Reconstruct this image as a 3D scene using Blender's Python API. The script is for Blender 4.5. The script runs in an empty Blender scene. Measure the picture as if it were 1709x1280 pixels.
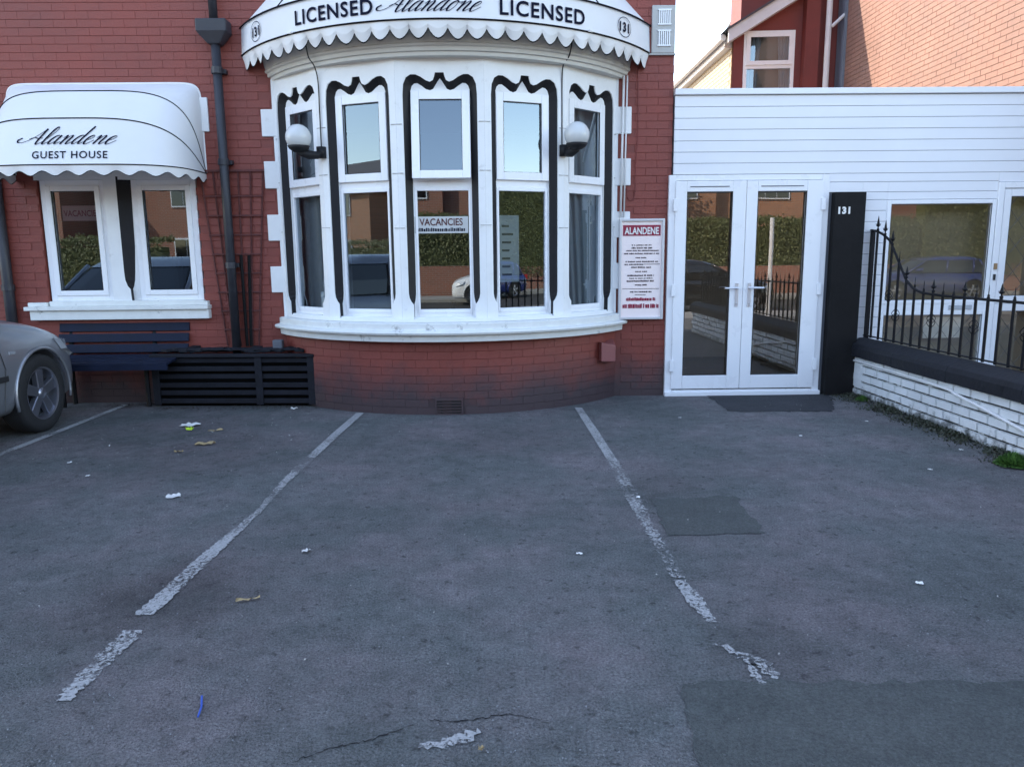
import bpy, bmesh, math, random
from mathutils import Vector, Matrix, noise
random.seed(7)
R = math.radians; PI = math.pi
S = bpy.context.scene
C = S.collection

# ------------------------------------------------------------------ camera
F_PX, CX, CY, CAM_H = 1250.0, 854.5, 640.0, 1.45
_dy = Vector((-22.5, -210.0, F_PX)).normalized()
_n = (F_PX*F_PX - 22.5*75.5)/210.0
_dd = Vector((75.5, _n, F_PX)).normalized()
_dx = _dd.cross(_dy)
MW = Matrix((_dx, _dy, -_dd))                       # image axes (right, down, forward) -> world axes
right, down, fwd = MW.col[0], MW.col[1], MW.col[2]
cam = bpy.data.cameras.new('camera'); cam.sensor_width = 36; cam.lens = F_PX/1709*36
cam.clip_start = 0.05; cam.clip_end = 600
camo = bpy.data.objects.new('camera', cam); C.objects.link(camo)
m = Matrix((right, -down, -fwd)).transposed().to_4x4(); m.translation = Vector((0, 0, CAM_H))
camo.matrix_world = m
S.camera = camo

# ------------------------------------------------------------------ daylight
SUN = Vector((-1.0, 0.70, 0.91)).normalized()       # towards the sun: behind the house, to the left
EL = math.asin(SUN.z); AZ = math.atan2(SUN.x, SUN.y)
W = bpy.data.worlds.new('World'); S.world = W; W.use_nodes = True
nt = W.node_tree; nt.nodes.clear()
sky = nt.nodes.new('ShaderNodeTexSky'); sky.sky_type = 'NISHITA'; sky.sun_disc = False
sky.sun_elevation = EL; sky.sun_rotation = AZ; sky.air_density = 1.0; sky.dust_density = 0.25; sky.ozone_density = 1.2
bg = nt.nodes.new('ShaderNodeBackground'); bg.inputs['Strength'].default_value = 0.15
wo = nt.nodes.new('ShaderNodeOutputWorld')
nt.links.new(sky.outputs[0], bg.inputs[0]); nt.links.new(bg.outputs[0], wo.inputs[0])
sun = bpy.data.lights.new('sun', 'SUN'); sun.energy = 2.1; sun.angle = R(0.53); sun.color = (1, .93, .83)
suno = bpy.data.objects.new('sun', sun); C.objects.link(suno)
suno.rotation_euler = SUN.to_track_quat('Z', 'Y').to_euler()
S.view_settings.view_transform = 'Standard'; S.view_settings.look = 'None'
S.view_settings.gamma = 1; S.view_settings.use_curve_mapping = False
S.view_settings.exposure = 2.42
S.view_settings.use_white_balance = True; S.view_settings.white_balance_temperature = 7650; S.view_settings.white_balance_tint = 14

# ------------------------------------------------------------------ materials
def mat(name, col, rough=.6, metal=0, spec=.5, var=0, vscale=3, bump=0, bscale=60, coat=0, dirt=None, dscale=2, dlo=.5, dhi=.7, obj=False, damt=1.0, ztop=None):
    M = bpy.data.materials.new(name); M.use_nodes = True
    t = M.node_tree; N = t.nodes; L = t.links
    b = N['Principled BSDF']
    b.inputs['Base Color'].default_value = (*col, 1); b.inputs['Roughness'].default_value = rough
    b.inputs['Metallic'].default_value = metal; b.inputs['Specular IOR Level'].default_value = spec
    b.inputs['Coat Weight'].default_value = coat
    g = N.new('ShaderNodeTexCoord') if obj else N.new('ShaderNodeNewGeometry')
    P = g.outputs['Object'] if obj else g.outputs['Position']
    cur = None
    if var:
        n = N.new('ShaderNodeTexNoise'); n.inputs['Scale'].default_value = vscale; n.inputs['Detail'].default_value = 7
        n.inputs['Roughness'].default_value = .65; L.new(P, n.inputs['Vector'])
        mr = N.new('ShaderNodeMapRange'); mr.inputs[1].default_value = .3; mr.inputs[2].default_value = .7
        mr.inputs[3].default_value = 1-var; mr.inputs[4].default_value = 1+var
        L.new(n.outputs[0], mr.inputs[0])
        mx = N.new('ShaderNodeVectorMath'); mx.operation = 'SCALE'; mx.inputs[0].default_value = col
        L.new(mr.outputs[0], mx.inputs['Scale']); cur = mx.outputs[0]
        rr = N.new('ShaderNodeMapRange'); rr.inputs[1].default_value = .3; rr.inputs[2].default_value = .7
        rr.inputs[3].default_value = max(0, rough-.08); rr.inputs[4].default_value = min(1, rough+.08)
        L.new(n.outputs[0], rr.inputs[0]); L.new(rr.outputs[0], b.inputs['Roughness'])
    if dirt:
        n = N.new('ShaderNodeTexNoise'); n.inputs['Scale'].default_value = dscale; n.inputs['Detail'].default_value = 9
        n.inputs['Roughness'].default_value = .7; L.new(P, n.inputs['Vector'])
        mr = N.new('ShaderNodeMapRange'); mr.inputs[1].default_value = dlo; mr.inputs[2].default_value = dhi
        mr.inputs[4].default_value = damt
        L.new(n.outputs[0], mr.inputs[0]); fac = mr.outputs[0]
        if ztop:                                     # grime that climbs up from the ground
            sx = N.new('ShaderNodeSeparateXYZ'); L.new(P, sx.inputs[0])
            zr = N.new('ShaderNodeMapRange'); zr.inputs[1].default_value = ztop[0]; zr.inputs[2].default_value = ztop[1]
            zr.inputs[3].default_value = 1; zr.inputs[4].default_value = 0; L.new(sx.outputs[2], zr.inputs[0])
            ad = N.new('ShaderNodeMath'); ad.operation = 'ADD'; L.new(n.outputs[0], ad.inputs[0])
            ml = N.new('ShaderNodeMath'); ml.operation = 'MULTIPLY'; ml.inputs[1].default_value = ztop[2]
            L.new(zr.outputs[0], ml.inputs[0]); L.new(ml.outputs[0], ad.inputs[1]); L.new(ad.outputs[0], mr.inputs[0])
        mi = N.new('ShaderNodeMixRGB'); L.new(fac, mi.inputs[0]); mi.inputs[2].default_value = (*dirt, 1)
        if cur: L.new(cur, mi.inputs[1])
        else: mi.inputs[1].default_value = (*col, 1)
        cur = mi.outputs[0]
    if cur: L.new(cur, b.inputs['Base Color'])
    if bump:
        n = N.new('ShaderNodeTexNoise'); n.inputs['Scale'].default_value = bscale; n.inputs['Detail'].default_value = 5
        L.new(P, n.inputs['Vector'])
        bp = N.new('ShaderNodeBump'); bp.inputs['Strength'].default_value = bump; bp.inputs['Distance'].default_value = .01
        L.new(n.outputs[0], bp.inputs['Height']); L.new(bp.outputs[0], b.inputs['Normal'])
    return M

def asphalt(name, base, tint, rough=.85, agg=1.0, bumpd=.011, stain=.35):
    M = bpy.data.materials.new(name); M.use_nodes = True
    t = M.node_tree; N = t.nodes; L = t.links; b = N['Principled BSDF']
    g = N.new('ShaderNodeNewGeometry'); P = g.outputs['Position']
    def nz(sc, det=6, ro=.6):
        n = N.new('ShaderNodeTexNoise'); n.inputs['Scale'].default_value = sc; n.inputs['Detail'].default_value = det
        n.inputs['Roughness'].default_value = ro; L.new(P, n.inputs['Vector']); return n.outputs[0]
    def mr(x, a, c, lo, hi):
        k = N.new('ShaderNodeMapRange'); k.inputs[1].default_value = a; k.inputs[2].default_value = c
        k.inputs[3].default_value = lo; k.inputs[4].default_value = hi; L.new(x, k.inputs[0]); return k.outputs[0]
    def mul(x, y):
        k = N.new('ShaderNodeMath'); k.operation = 'MULTIPLY'; L.new(x, k.inputs[0]); L.new(y, k.inputs[1]); return k.outputs[0]
    m1 = N.new('ShaderNodeMixRGB'); m1.inputs[1].default_value = (*base, 1); m1.inputs[2].default_value = (*tint, 1)
    L.new(mr(nz(1.1, 4), .4, .62, 0, 1), m1.inputs[0])
    macro = mr(nz(.55, 6, .7), .32, .68, 1-stain, 1+stain)
    mid = mr(nz(6, 8, .8), .3, .7, 1-.30*agg, 1+.30*agg)
    v = N.new('ShaderNodeTexVoronoi'); v.inputs['Scale'].default_value = 130; L.new(P, v.inputs['Vector'])
    grain = mr(nz(95, 4, .85), .34, .66, 1-.52*agg, 1+.60*agg)
    tot = mul(mul(macro, mid), grain)
    if agg == 1.0:                                   # oil stains and broader dark patches with ragged edges, and pits in the binder
        for sx_, sy_, sr_, sd_ in ((-1.50, 3.12, .42, .62), (.98, 2.52, .30, .75), (1.0, 4.55, .38, .8), (-2.3, 5.4, .9, .8), (-3.0, 6.6, 1.1, .72), (.1, 5.9, .7, .85)):
            dv = N.new('ShaderNodeVectorMath'); dv.operation = 'DISTANCE'; L.new(P, dv.inputs[0]); dv.inputs[1].default_value = (sx_, sy_, 0)
            am = N.new('ShaderNodeMath'); am.operation = 'MULTIPLY_ADD'; am.inputs[1].default_value = sr_*1.3; L.new(nz(3.1, 6, .7), am.inputs[0]); L.new(dv.outputs['Value'], am.inputs[2])
            tot = mul(tot, mr(am.outputs[0], sr_*1.1, sr_*1.75, sd_, 1))
        pit = N.new('ShaderNodeTexVoronoi'); pit.inputs['Scale'].default_value = 17; wn_ = N.new('ShaderNodeTexNoise'); wn_.inputs['Scale'].default_value = 38; wn_.inputs['Detail'].default_value = 3; L.new(P, wn_.inputs['Vector']); wv_ = N.new('ShaderNodeVectorMath'); wv_.operation = 'MULTIPLY_ADD'; L.new(wn_.outputs['Color'], wv_.inputs[0]); wv_.inputs[1].default_value = (.07, .07, .07); L.new(P, wv_.inputs[2]); L.new(wv_.outputs[0], pit.inputs['Vector'])
        ps = N.new('ShaderNodeSeparateColor'); L.new(pit.outputs['Color'], ps.inputs[0])
        pa = N.new('ShaderNodeMath'); pa.operation = 'MAXIMUM'; L.new(mr(pit.outputs['Distance'], .06, .30, .42, 1), pa.inputs[0]); L.new(mr(ps.outputs[0], .30, .45, 0, 1), pa.inputs[1])
        tot = mul(tot, pa.outputs[0]); tot = mul(tot, mr(nz(16, 5, .8), .34, .50, .80, 1.04))
    s1 = N.new('ShaderNodeVectorMath'); s1.operation = 'SCALE'; L.new(m1.outputs[0], s1.inputs[0]); L.new(tot, s1.inputs['Scale'])
    sp = N.new('ShaderNodeMixRGB'); sp.inputs[2].default_value = (.24, .24, .25, 1); L.new(s1.outputs[0], sp.inputs[1])
    vs = N.new('ShaderNodeSeparateColor'); L.new(v.outputs['Color'], vs.inputs[0])
    L.new(mr(vs.outputs[0], .985, .992, 0, .35*agg), sp.inputs[0])
    L.new(sp.outputs[0], b.inputs['Base Color']); b.inputs['Roughness'].default_value = rough
    b.inputs['Specular IOR Level'].default_value = .35
    ad = N.new('ShaderNodeMath'); ad.operation = 'ADD'
    L.new(mr(v.outputs['Distance'], 0, .8, 1, 0), ad.inputs[0]); L.new(mr(nz(35, 6, .75), .2, .8, 0, 2.2), ad.inputs[1])
    bp = N.new('ShaderNodeBump'); bp.inputs['Strength'].default_value = 1; bp.inputs['Distance'].default_value = bumpd*agg
    L.new(ad.outputs[0], bp.inputs['Height'])
    bp2 = N.new('ShaderNodeBump'); bp2.inputs['Strength'].default_value = .8; bp2.inputs['Distance'].default_value = .05
    L.new(nz(2.2, 3), bp2.inputs['Height']); L.new(bp.outputs[0], bp2.inputs['Normal'])
    L.new(bp2.outputs[0], b.inputs['Normal'])
    return M

def worn_paint(name, wear, under=(.055, .055, .058)):
    M = bpy.data.materials.new(name); M.use_nodes = True
    t = M.node_tree; N = t.nodes; L = t.links; b = N['Principled BSDF']
    g = N.new('ShaderNodeNewGeometry')
    n = N.new('ShaderNodeTexNoise'); n.inputs['Scale'].default_value = 75; n.inputs['Detail'].default_value = 8; n.inputs['Roughness'].default_value = .75
    n2 = N.new('ShaderNodeTexNoise'); n2.inputs['Scale'].default_value = 2.5; n2.inputs['Detail'].default_value = 3
    L.new(g.outputs['Position'], n.inputs['Vector']); L.new(g.outputs['Position'], n2.inputs['Vector'])
    ad = N.new('ShaderNodeMath'); ad.operation = 'MULTIPLY_ADD'; ad.inputs[1].default_value = .45
    L.new(n2.outputs[0], ad.inputs[0]); L.new(n.outputs[0], ad.inputs[2])
    mr = N.new('ShaderNodeMapRange'); mr.inputs[1].default_value = wear-.035; mr.inputs[2].default_value = wear+.035
    L.new(ad.outputs[0], mr.inputs[0])
    tr = N.new('ShaderNodeBsdfTransparent'); ms = N.new('ShaderNodeMixShader')
    out = N['Material Output']
    inv = N.new('ShaderNodeMath'); inv.operation = 'SUBTRACT'; inv.inputs[0].default_value = 1; L.new(mr.outputs[0], inv.inputs[1])
    L.new(mr.outputs[0], ms.inputs[0]); L.new(b.outputs[0], ms.inputs[1]); L.new(tr.outputs[0], ms.inputs[2]); L.new(ms.outputs[0], out.inputs[0])
    b.inputs['Roughness'].default_value = .8
    n3 = N.new('ShaderNodeTexNoise'); n3.inputs['Scale'].default_value = 90; n3.inputs['Detail'].default_value = 4
    L.new(g.outputs['Position'], n3.inputs['Vector'])
    cr = N.new('ShaderNodeMixRGB'); cr.inputs[1].default_value = (.16, .165, .165, 1); cr.inputs[2].default_value = (.44, .44, .43, 1)
    L.new(n3.outputs[0], cr.inputs[0]); L.new(cr.outputs[0], b.inputs['Base Color'])
    return M

def glass(name, base=.10, tint=(.62, .66, .66), wav=.0, refl=(1, 1, 1)):
    M = bpy.data.materials.new(name); M.use_nodes = True
    t = M.node_tree; N = t.nodes; L = t.links; N.remove(N['Principled BSDF'])
    tr = N.new('ShaderNodeBsdfTransparent'); tr.inputs[0].default_value = (*tint, 1)
    gl = N.new('ShaderNodeBsdfGlossy'); gl.inputs['Roughness'].default_value = .0; gl.inputs['Color'].default_value = (*refl, 1)
    if wav:
        g = N.new('ShaderNodeNewGeometry'); n = N.new('ShaderNodeTexNoise'); n.inputs['Scale'].default_value = 1.6; n.inputs['Detail'].default_value = 1
        L.new(g.outputs['Position'], n.inputs['Vector'])
        bp = N.new('ShaderNodeBump'); bp.inputs['Distance'].default_value = wav; L.new(n.outputs[0], bp.inputs['Height']); L.new(bp.outputs[0], gl.inputs['Normal']); bp.inputs['Strength'].default_value = 1
    fr = N.new('ShaderNodeFresnel'); fr.inputs[0].default_value = 1.5
    ad = N.new('ShaderNodeMath'); ad.operation = 'MULTIPLY_ADD'; ad.inputs[1].default_value = 1.8; ad.inputs[2].default_value = base; ad.use_clamp = True
    L.new(fr.outputs[0], ad.inputs[0])
    ms = N.new('ShaderNodeMixShader'); L.new(ad.outputs[0], ms.inputs[0]); L.new(tr.outputs[0], ms.inputs[1]); L.new(gl.outputs[0], ms.inputs[2])
    L.new(ms.outputs[0], N['Material Output'].inputs[0])
    return M

def leafmat(name, c1, c2):
    M = bpy.data.materials.new(name); M.use_nodes = True
    t = M.node_tree; N = t.nodes; L = t.links; b = N['Principled BSDF']
    g = N.new('ShaderNodeNewGeometry')
    mx = N.new('ShaderNodeMixRGB'); mx.inputs[1].default_value = (*c1, 1); mx.inputs[2].default_value = (*c2, 1)
    L.new(g.outputs['Random Per Island'], mx.inputs[0]); L.new(mx.outputs[0], b.inputs['Base Color']); b.inputs['Roughness'].default_value = .6
    return M

RED = (.232, .048, .034)
m_red = mat('red_masonry_paint', RED, .55, var=.20, vscale=1.7, bump=.35, bscale=55, dirt=(.42, .16, .13), dscale=6, dlo=.62, dhi=.75, damt=.35)
m_redlow = mat('red_masonry_paint_grimy_foot', RED, .55, var=.14, vscale=1.7, bump=.35, bscale=55, dirt=(.05, .038, .042), dscale=2.6, dlo=.66, dhi=1.22, ztop=(.03, .62, .86), damt=.93)
m_redjoint = mat('painted_joint', (.218, .046, .033), .6, var=.1, dirt=(.045, .035, .038), dscale=2.6, dlo=.66, dhi=1.22, ztop=(.03, .62, .86), damt=.93)
m_stone = mat('white_painted_stone', (.78, .79, .78), .5, var=.045, vscale=5, bump=.12, bscale=30, dirt=(.40, .38, .34), dscale=9, dlo=.60, dhi=.78, damt=.5)
m_sill = mat('weathered_white_sill', (.72, .73, .70), .6, var=.06, vscale=8, bump=.25, bscale=30, dirt=(.13, .12, .11), dscale=7, dlo=.60, dhi=.70, damt=.7)
m_cornice = mat('cream_white_moulding', (.60, .58, .53), .6, var=.05, vscale=6, bump=.1, bscale=20)
m_upvc = mat('white_plastic_frame', (.84, .85, .86), .3, var=.015, vscale=3)
m_clad = mat('white_plastic_cladding', (.80, .81, .83), .38, var=.03, vscale=1.2)
m_gap = mat('dark_shadow_gap_filler', (.12, .13, .15), .8)
m_gasket = mat('black_gasket', (.02, .02, .022), .5)
m_black = mat('black_gloss_masonry_paint', (.016, .016, .018), .55, spec=.22, var=.2, vscale=6, bump=.2, bscale=30)
m_blacktim = mat('black_stained_timber', (.010, .0095, .010), .7, spec=.2, var=.35, vscale=9, bump=.3, bscale=25)
m_planter = mat('black_stained_slats', (.012, .013, .018), .75, spec=.25, var=.4, vscale=8, bump=.5, bscale=30)
m_blackhole = mat('slat_gap_shade', (.003, .003, .003), .95, spec=.05)  # near-black that paints the shade between the planter slats
m_bench = mat('navy_painted_slats', (.008, .013, .030), .6, spec=.2, var=.3, vscale=7, bump=.2, bscale=30)
m_iron = mat('black_iron_paint', (.007, .007, .009), .5, spec=.2)
m_fabric = mat('white_vinyl_awning', (.71, .72, .73), .55, var=.03, vscale=2, dirt=(.6, .6, .57), dscale=4, dlo=.6, dhi=.8, damt=.35)
m_val = mat('offwhite_vinyl_valance', (.74, .74, .73), .5, var=.04, vscale=3)
m_piping = mat('black_piping', (.008, .008, .010), .8, spec=.1)
m_ink = mat('navy_black_lettering', (.006, .008, .022), .8, spec=.1)
m_pipe = mat('black_plastic_pipe', (.028, .029, .036), .5, var=.2, vscale=8)
m_trel = mat('brown_trellis', (.115, .032, .028), .8, var=.4, vscale=20)
m_globe = mat('opal_glass_globe', (.56, .58, .58), .25, dirt=(.42, .42, .40), dscale=5, dlo=.5, dhi=.8, damt=.4)
m_cable = mat('black_cable', (.02, .02, .02), .5)
m_conduit = mat('white_conduit', (.74, .74, .73), .4)
m_signw = mat('cream_sign_face', (.93, .80, .77), .35, var=.02)
m_signred = mat('maroon_print', (.30, .012, .045), .4)
m_signink = mat('dark_print', (.04, .015, .02), .5)
m_silverfr = mat('silver_sign_frame', (.62, .63, .65), .35, metal=.3)
m_paper = mat('litter_paper', (.62, .61, .58), .7, var=.12, vscale=30, obj=True)
m_leafdry = mat('dry_leaf', (.33, .24, .12), .7, var=.3, vscale=30)
m_lime = mat('lime_petal', (.48, .68, .04), .6)
m_blue = mat('blue_plastic_straw', (.03, .10, .42), .35)
m_handle = mat('brushed_handle', (.70, .70, .72), .3, metal=.6)
m_int = mat('beige_interior_plaster', (.66, .58, .48), .8, var=.1)
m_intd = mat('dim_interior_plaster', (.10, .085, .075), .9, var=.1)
m_floor = mat('interior_wood_floor', (.34, .24, .16), .5, var=.2)
m_curtain = mat('net_curtain', (.46, .46, .47), .85, var=.06, vscale=10)
m_curtdark = mat('grey_curtain', (.50, .47, .47), .85, var=.1, vscale=10)
m_cards = mat('window_card_white', (.78, .77, .74), .5)
m_brickwhite = mat('white_painted_brick', (.66, .68, .68), .65, var=.09, vscale=4, bump=.6, bscale=45, dirt=(.06, .065, .06), dscale=9, dlo=.61, dhi=.76, damt=.85, ztop=(.0, .15, .30))
m_wjoint = mat('dirty_open_joint', (.035, .037, .035), .9, var=.4, vscale=12, dirt=(.5, .51, .5), dscale=7, dlo=.56, dhi=.62)
m_coping = mat('black_painted_coping', (.015, .016, .020), .6, spec=.25, var=.3, vscale=5, bump=.4, bscale=25, dirt=(.10, .11, .11), dscale=2.3, dlo=.60, dhi=.66, damt=.5)
m_moss = leafmat('moss_and_dirt', (.018, .03, .010), (.05, .045, .03))
m_weed = leafmat('weed_leaf', (.03, .09, .015), (.07, .17, .03))
m_hedge = leafmat('hedge_leaf', (.050, .065, .020), (.12, .13, .045))
m_tree = leafmat('autumn_leaf', (.06, .075, .02), (.16, .12, .04))
m_bark = mat('bark', (.08, .06, .045), .9, var=.3, vscale=9, bump=.6)
m_asph = asphalt('worn_asphalt', (.152, .166, .164), (.182, .166, .170), agg=1.0, stain=.27)
m_patch = asphalt('smooth_tar_patch', (.088, .100, .097), (.092, .100, .096), agg=.75, stain=.16, rough=.75)
m_patch2 = asphalt('fresh_dark_tar', (.040, .042, .047), (.045, .045, .050), agg=.6, stain=.15)
m_road = asphalt('road_asphalt', (.07, .07, .07), (.08, .075, .07), agg=.8)
m_pave = mat('concrete_paving', (.28, .27, .25), .85, var=.15, vscale=2)
m_earth = mat('far_ground', (.10, .10, .07), .9, var=.2, vscale=.3)
m_line = worn_paint('worn_line_paint', .745); m_linef = worn_paint('flaked_line_paint', .705); m_linesolid = worn_paint('faded_line_paint', .785)
m_gable = mat('sunlit_salmon_brick_paint', (.235, .122, .094), .7, var=.20, vscale=2.2, bump=.4, bscale=60, dirt=(.22, .135, .115), dscale=1.6, dlo=.5, dhi=.7, damt=.5)
m_gablej = mat('salmon_brick_joint', (.115, .06, .046), .85)
m_redr = mat('red_render', (.19, .040, .034), .7, var=.15, vscale=2, bump=.2)
m_cream = mat('cream_brick_paint', (.40, .32, .22), .7, var=.08, vscale=3, bump=.3)
m_slate = mat('slate_roof', (.06, .06, .068), .7, var=.25, vscale=6, bump=.5)
m_board = mat('white_fascia_paint', (.66, .67, .68), .6, var=.05, vscale=4)
m_vent = mat('cream_plastic_vent', (.42, .42, .40), .5)
m_rubber = mat('tyre_rubber', (.014, .014, .015), .8, var=.2, vscale=30)
m_alloy = mat('alloy_wheel', (.34, .35, .40), .28, metal=.85)
m_silver = mat('silver_car_paint', (.30, .31, .335), .33, metal=.6, coat=.6)
m_bluecar = mat('blue_car_paint', (.012, .03, .16), .25, metal=.2, coat=.8)
m_blackcar = mat('black_car_paint', (.012, .012, .014), .2, metal=.2, coat=.8)
m_whitecar = mat('white_car_paint', (.75, .75, .75), .3, coat=.6)
m_carglass = mat('car_window_glass', (.012, .014, .016), .06, spec=.8)
m_cartrim = mat('black_car_trim', (.02, .02, .022), .5)
m_lamp = mat('headlamp_lens', (.55, .58, .62), .08, metal=.5, spec=.8)
m_tail = mat('tail_lamp_lens', (.45, .01, .015), .15)
m_lead = mat('lead_strip', (.10, .10, .10), .5)
m_glass = glass('window_glass', .10, (.60, .68, .72), refl=(.76, .90, 1.0)); m_glassd = glass('door_glass', .13, (.80, .78, .74), wav=.0004)
m_glassw = glass('porch_window_glass', .05, (.75, .73, .68))
m_steel = mat('galvanised_steel', (.35, .36, .36), .45, metal=.7)

def brickwork(name, col, mort, sc=1.0):
    M = bpy.data.materials.new(name); M.use_nodes = True
    t = M.node_tree; N = t.nodes; L = t.links; b = N['Principled BSDF']
    g = N.new('ShaderNodeTexCoord'); mp = N.new('ShaderNodeMapping'); mp.inputs['Rotation'].default_value = (R(90), 0, 0)
    L.new(g.outputs['Object'], mp.inputs[0])
    br = N.new('ShaderNodeTexBrick'); br.inputs['Scale'].default_value = 1; br.inputs['Brick Width'].default_value = .225; br.inputs['Row Height'].default_value = .075
    br.inputs['Mortar Size'].default_value = .01; br.inputs['Color1'].default_value = (*col, 1); br.inputs['Color2'].default_value = (*[c*.75 for c in col], 1)
    br.inputs['Mortar'].default_value = (*mort, 1); L.new(mp.outputs[0], br.inputs['Vector'])
    L.new(br.outputs['Color'], b.inputs['Base Color']); b.inputs['Roughness'].default_value = .85
    return M
m_orange = brickwork('orange_brickwork', (.42, .17, .08), (.3, .26, .22))
m_redbrick = brickwork('far_red_brickwork', (.30, .09, .05), (.28, .24, .2))

# ------------------------------------------------------------------ helpers
class MB:
    def __init__(s): s.v = []; s.f = []
    def add(s, vs, fs):
        o = len(s.v); s.v += [tuple(v) for v in vs]; s.f += [tuple(i+o for i in f) for f in fs]; return s
    def box(s, x0, x1, y0, y1, z0, z1, M=None):
        vs = [Vector((x, y, z)) for z in (z0, z1) for y in (y0, y1) for x in (x0, x1)]
        if M: vs = [M @ v for v in vs]
        return s.add(vs, [(0, 2, 3, 1), (4, 5, 7, 6), (0, 1, 5, 4), (2, 6, 7, 3), (0, 4, 6, 2), (1, 3, 7, 5)])
    def quad(s, a, b, c, d): return s.add([a, b, c, d], [(0, 1, 2, 3)])
    def strip(s, A, B, closed=False):
        n = len(A); s.add(list(A)+list(B), [(i, (i+1) % n, n+(i+1) % n, n+i) for i in range(n if closed else n-1)]); return s
    def tube(s, path, r, seg=8, cap=True):
        P = [Vector(p) for p in path]; n = len(P); rr = r if isinstance(r, (list, tuple)) else [r]*n
        rings = []; up = None
        for i, p in enumerate(P):
            d = (P[min(i+1, n-1)]-P[max(i-1, 0)]).normalized()
            if up is None: up = Vector((0, 0, 1)) if abs(d.z) < .9 else Vector((1, 0, 0))
            a = d.cross(up).normalized(); b = a.cross(d).normalized(); up = b
            rings.append([p+(a*math.cos(k*2*PI/seg)+b*math.sin(k*2*PI/seg))*rr[i] for k in range(seg)])
        vs = [v for q in rings for v in q]; fs = []
        for i in range(n-1):
            for k in range(seg): fs.append((i*seg+k, i*seg+(k+1) % seg, (i+1)*seg+(k+1) % seg, (i+1)*seg+k))
        if cap: fs += [tuple(range(seg))[::-1], tuple((n-1)*seg+k for k in range(seg))]
        return s.add(vs, fs)
    def lathe(s, prof, seg=20, c=(0, 0, 0), axis='z'):
        c = Vector(c); vs = []; fs = []; n = len(prof)
        for k in range(seg):
            a = k*2*PI/seg
            for r, h in prof:
                if axis == 'z': vs.append(c+Vector((r*math.cos(a), r*math.sin(a), h)))
                else: vs.append(c+Vector((h, r*math.cos(a), r*math.sin(a))))
        for k in range(seg):
            k2 = (k+1) % seg
            for i in range(n-1): fs.append((k*n+i, k2*n+i, k2*n+i+1, k*n+i+1))
        return s.add(vs, fs)
    def mesh(s, name):
        me = bpy.data.meshes.new(name); me.from_pydata(s.v, [], s.f); me.update(); return me
    def build(s, name, m, parent=None, smooth=False, bevel=0, loc=None, rot=None):
        me = s.mesh(name); o = bpy.data.objects.new(name, me); C.objects.link(o)
        bm = bmesh.new(); bm.from_mesh(me); bmesh.ops.recalc_face_normals(bm, faces=bm.faces); bm.to_mesh(me); bm.free()
        me.materials.append(m)
        if smooth:
            for p in me.polygons: p.use_smooth = True
        if bevel:
            b = o.modifiers.new('b', 'BEVEL'); b.width = bevel; b.segments = 2; b.limit_method = 'ANGLE'; b.angle_limit = R(40)
        if loc is not None: o.location = loc
        if rot is not None: o.rotation_euler = rot
        if parent: o.parent = parent
        return o

def tag(o, label=None, cat=None, group=None, kind=None):
    if label: o['label'] = label
    if cat: o['category'] = cat
    if group: o['group'] = group
    if kind: o['kind'] = kind
    return o
def empty(name, loc=(0, 0, 0), rz=0):
    o = bpy.data.objects.new(name, None); C.objects.link(o); o.location = loc; o.rotation_euler = (0, 0, rz); o.empty_display_size = .2; return o
def inst(me, name, parent, loc, rot=(0, 0, 0), scale=None):
    o = bpy.data.objects.new(name, me); C.objects.link(o); o.parent = parent; o.location = loc; o.rotation_euler = rot
    if scale: o.scale = scale
    return o
def kids(o): return [c for c in C.objects if c.parent == o]
def copy_tree(o, parent=None):
    c = o.copy(); C.objects.link(c)
    if parent: c.parent = parent
    for ch in kids(o): copy_tree(ch, c)
    return c
def text2d(body, size, bold=0.0, spacing=1.0):
    cu = bpy.data.curves.new('t', 'FONT'); cu.body = body; cu.size = size; cu.offset = bold; cu.align_x = 'CENTER'; cu.resolution_u = 4; cu.space_character = spacing
    o = bpy.data.objects.new('t', cu); C.objects.link(o)
    dg = bpy.context.evaluated_depsgraph_get(); me = bpy.data.meshes.new_from_object(o.evaluated_get(dg))
    C.objects.unlink(o); bpy.data.objects.remove(o)
    vs = [(v.co.x, v.co.y) for v in me.vertices]; fs = [tuple(p.vertices) for p in me.polygons]
    bpy.data.meshes.remove(me); return vs, fs
def put_text(name, body, size, fn, m, parent, bold=0.0, spacing=1.0):
    vs, fs = text2d(body, size, bold, spacing)
    return MB().add([fn(x, y) for x, y in vs], fs).build(name, m, parent)
def catmull(pts, n=7):
    P = [pts[0]]+list(pts)+[pts[-1]]; out = []
    for i in range(1, len(P)-2):
        for k in range(n):
            t = k/n; out.append(tuple(.5*((2*P[i][j])+(-P[i-1][j]+P[i+1][j])*t+(2*P[i-1][j]-5*P[i][j]+4*P[i+1][j]-P[i+2][j])*t*t+(-P[i-1][j]+3*P[i][j]-3*P[i+1][j]+P[i+2][j])*t**3) for j in range(len(pts[0]))))
    out.append(tuple(pts[-1])); return out
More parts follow.
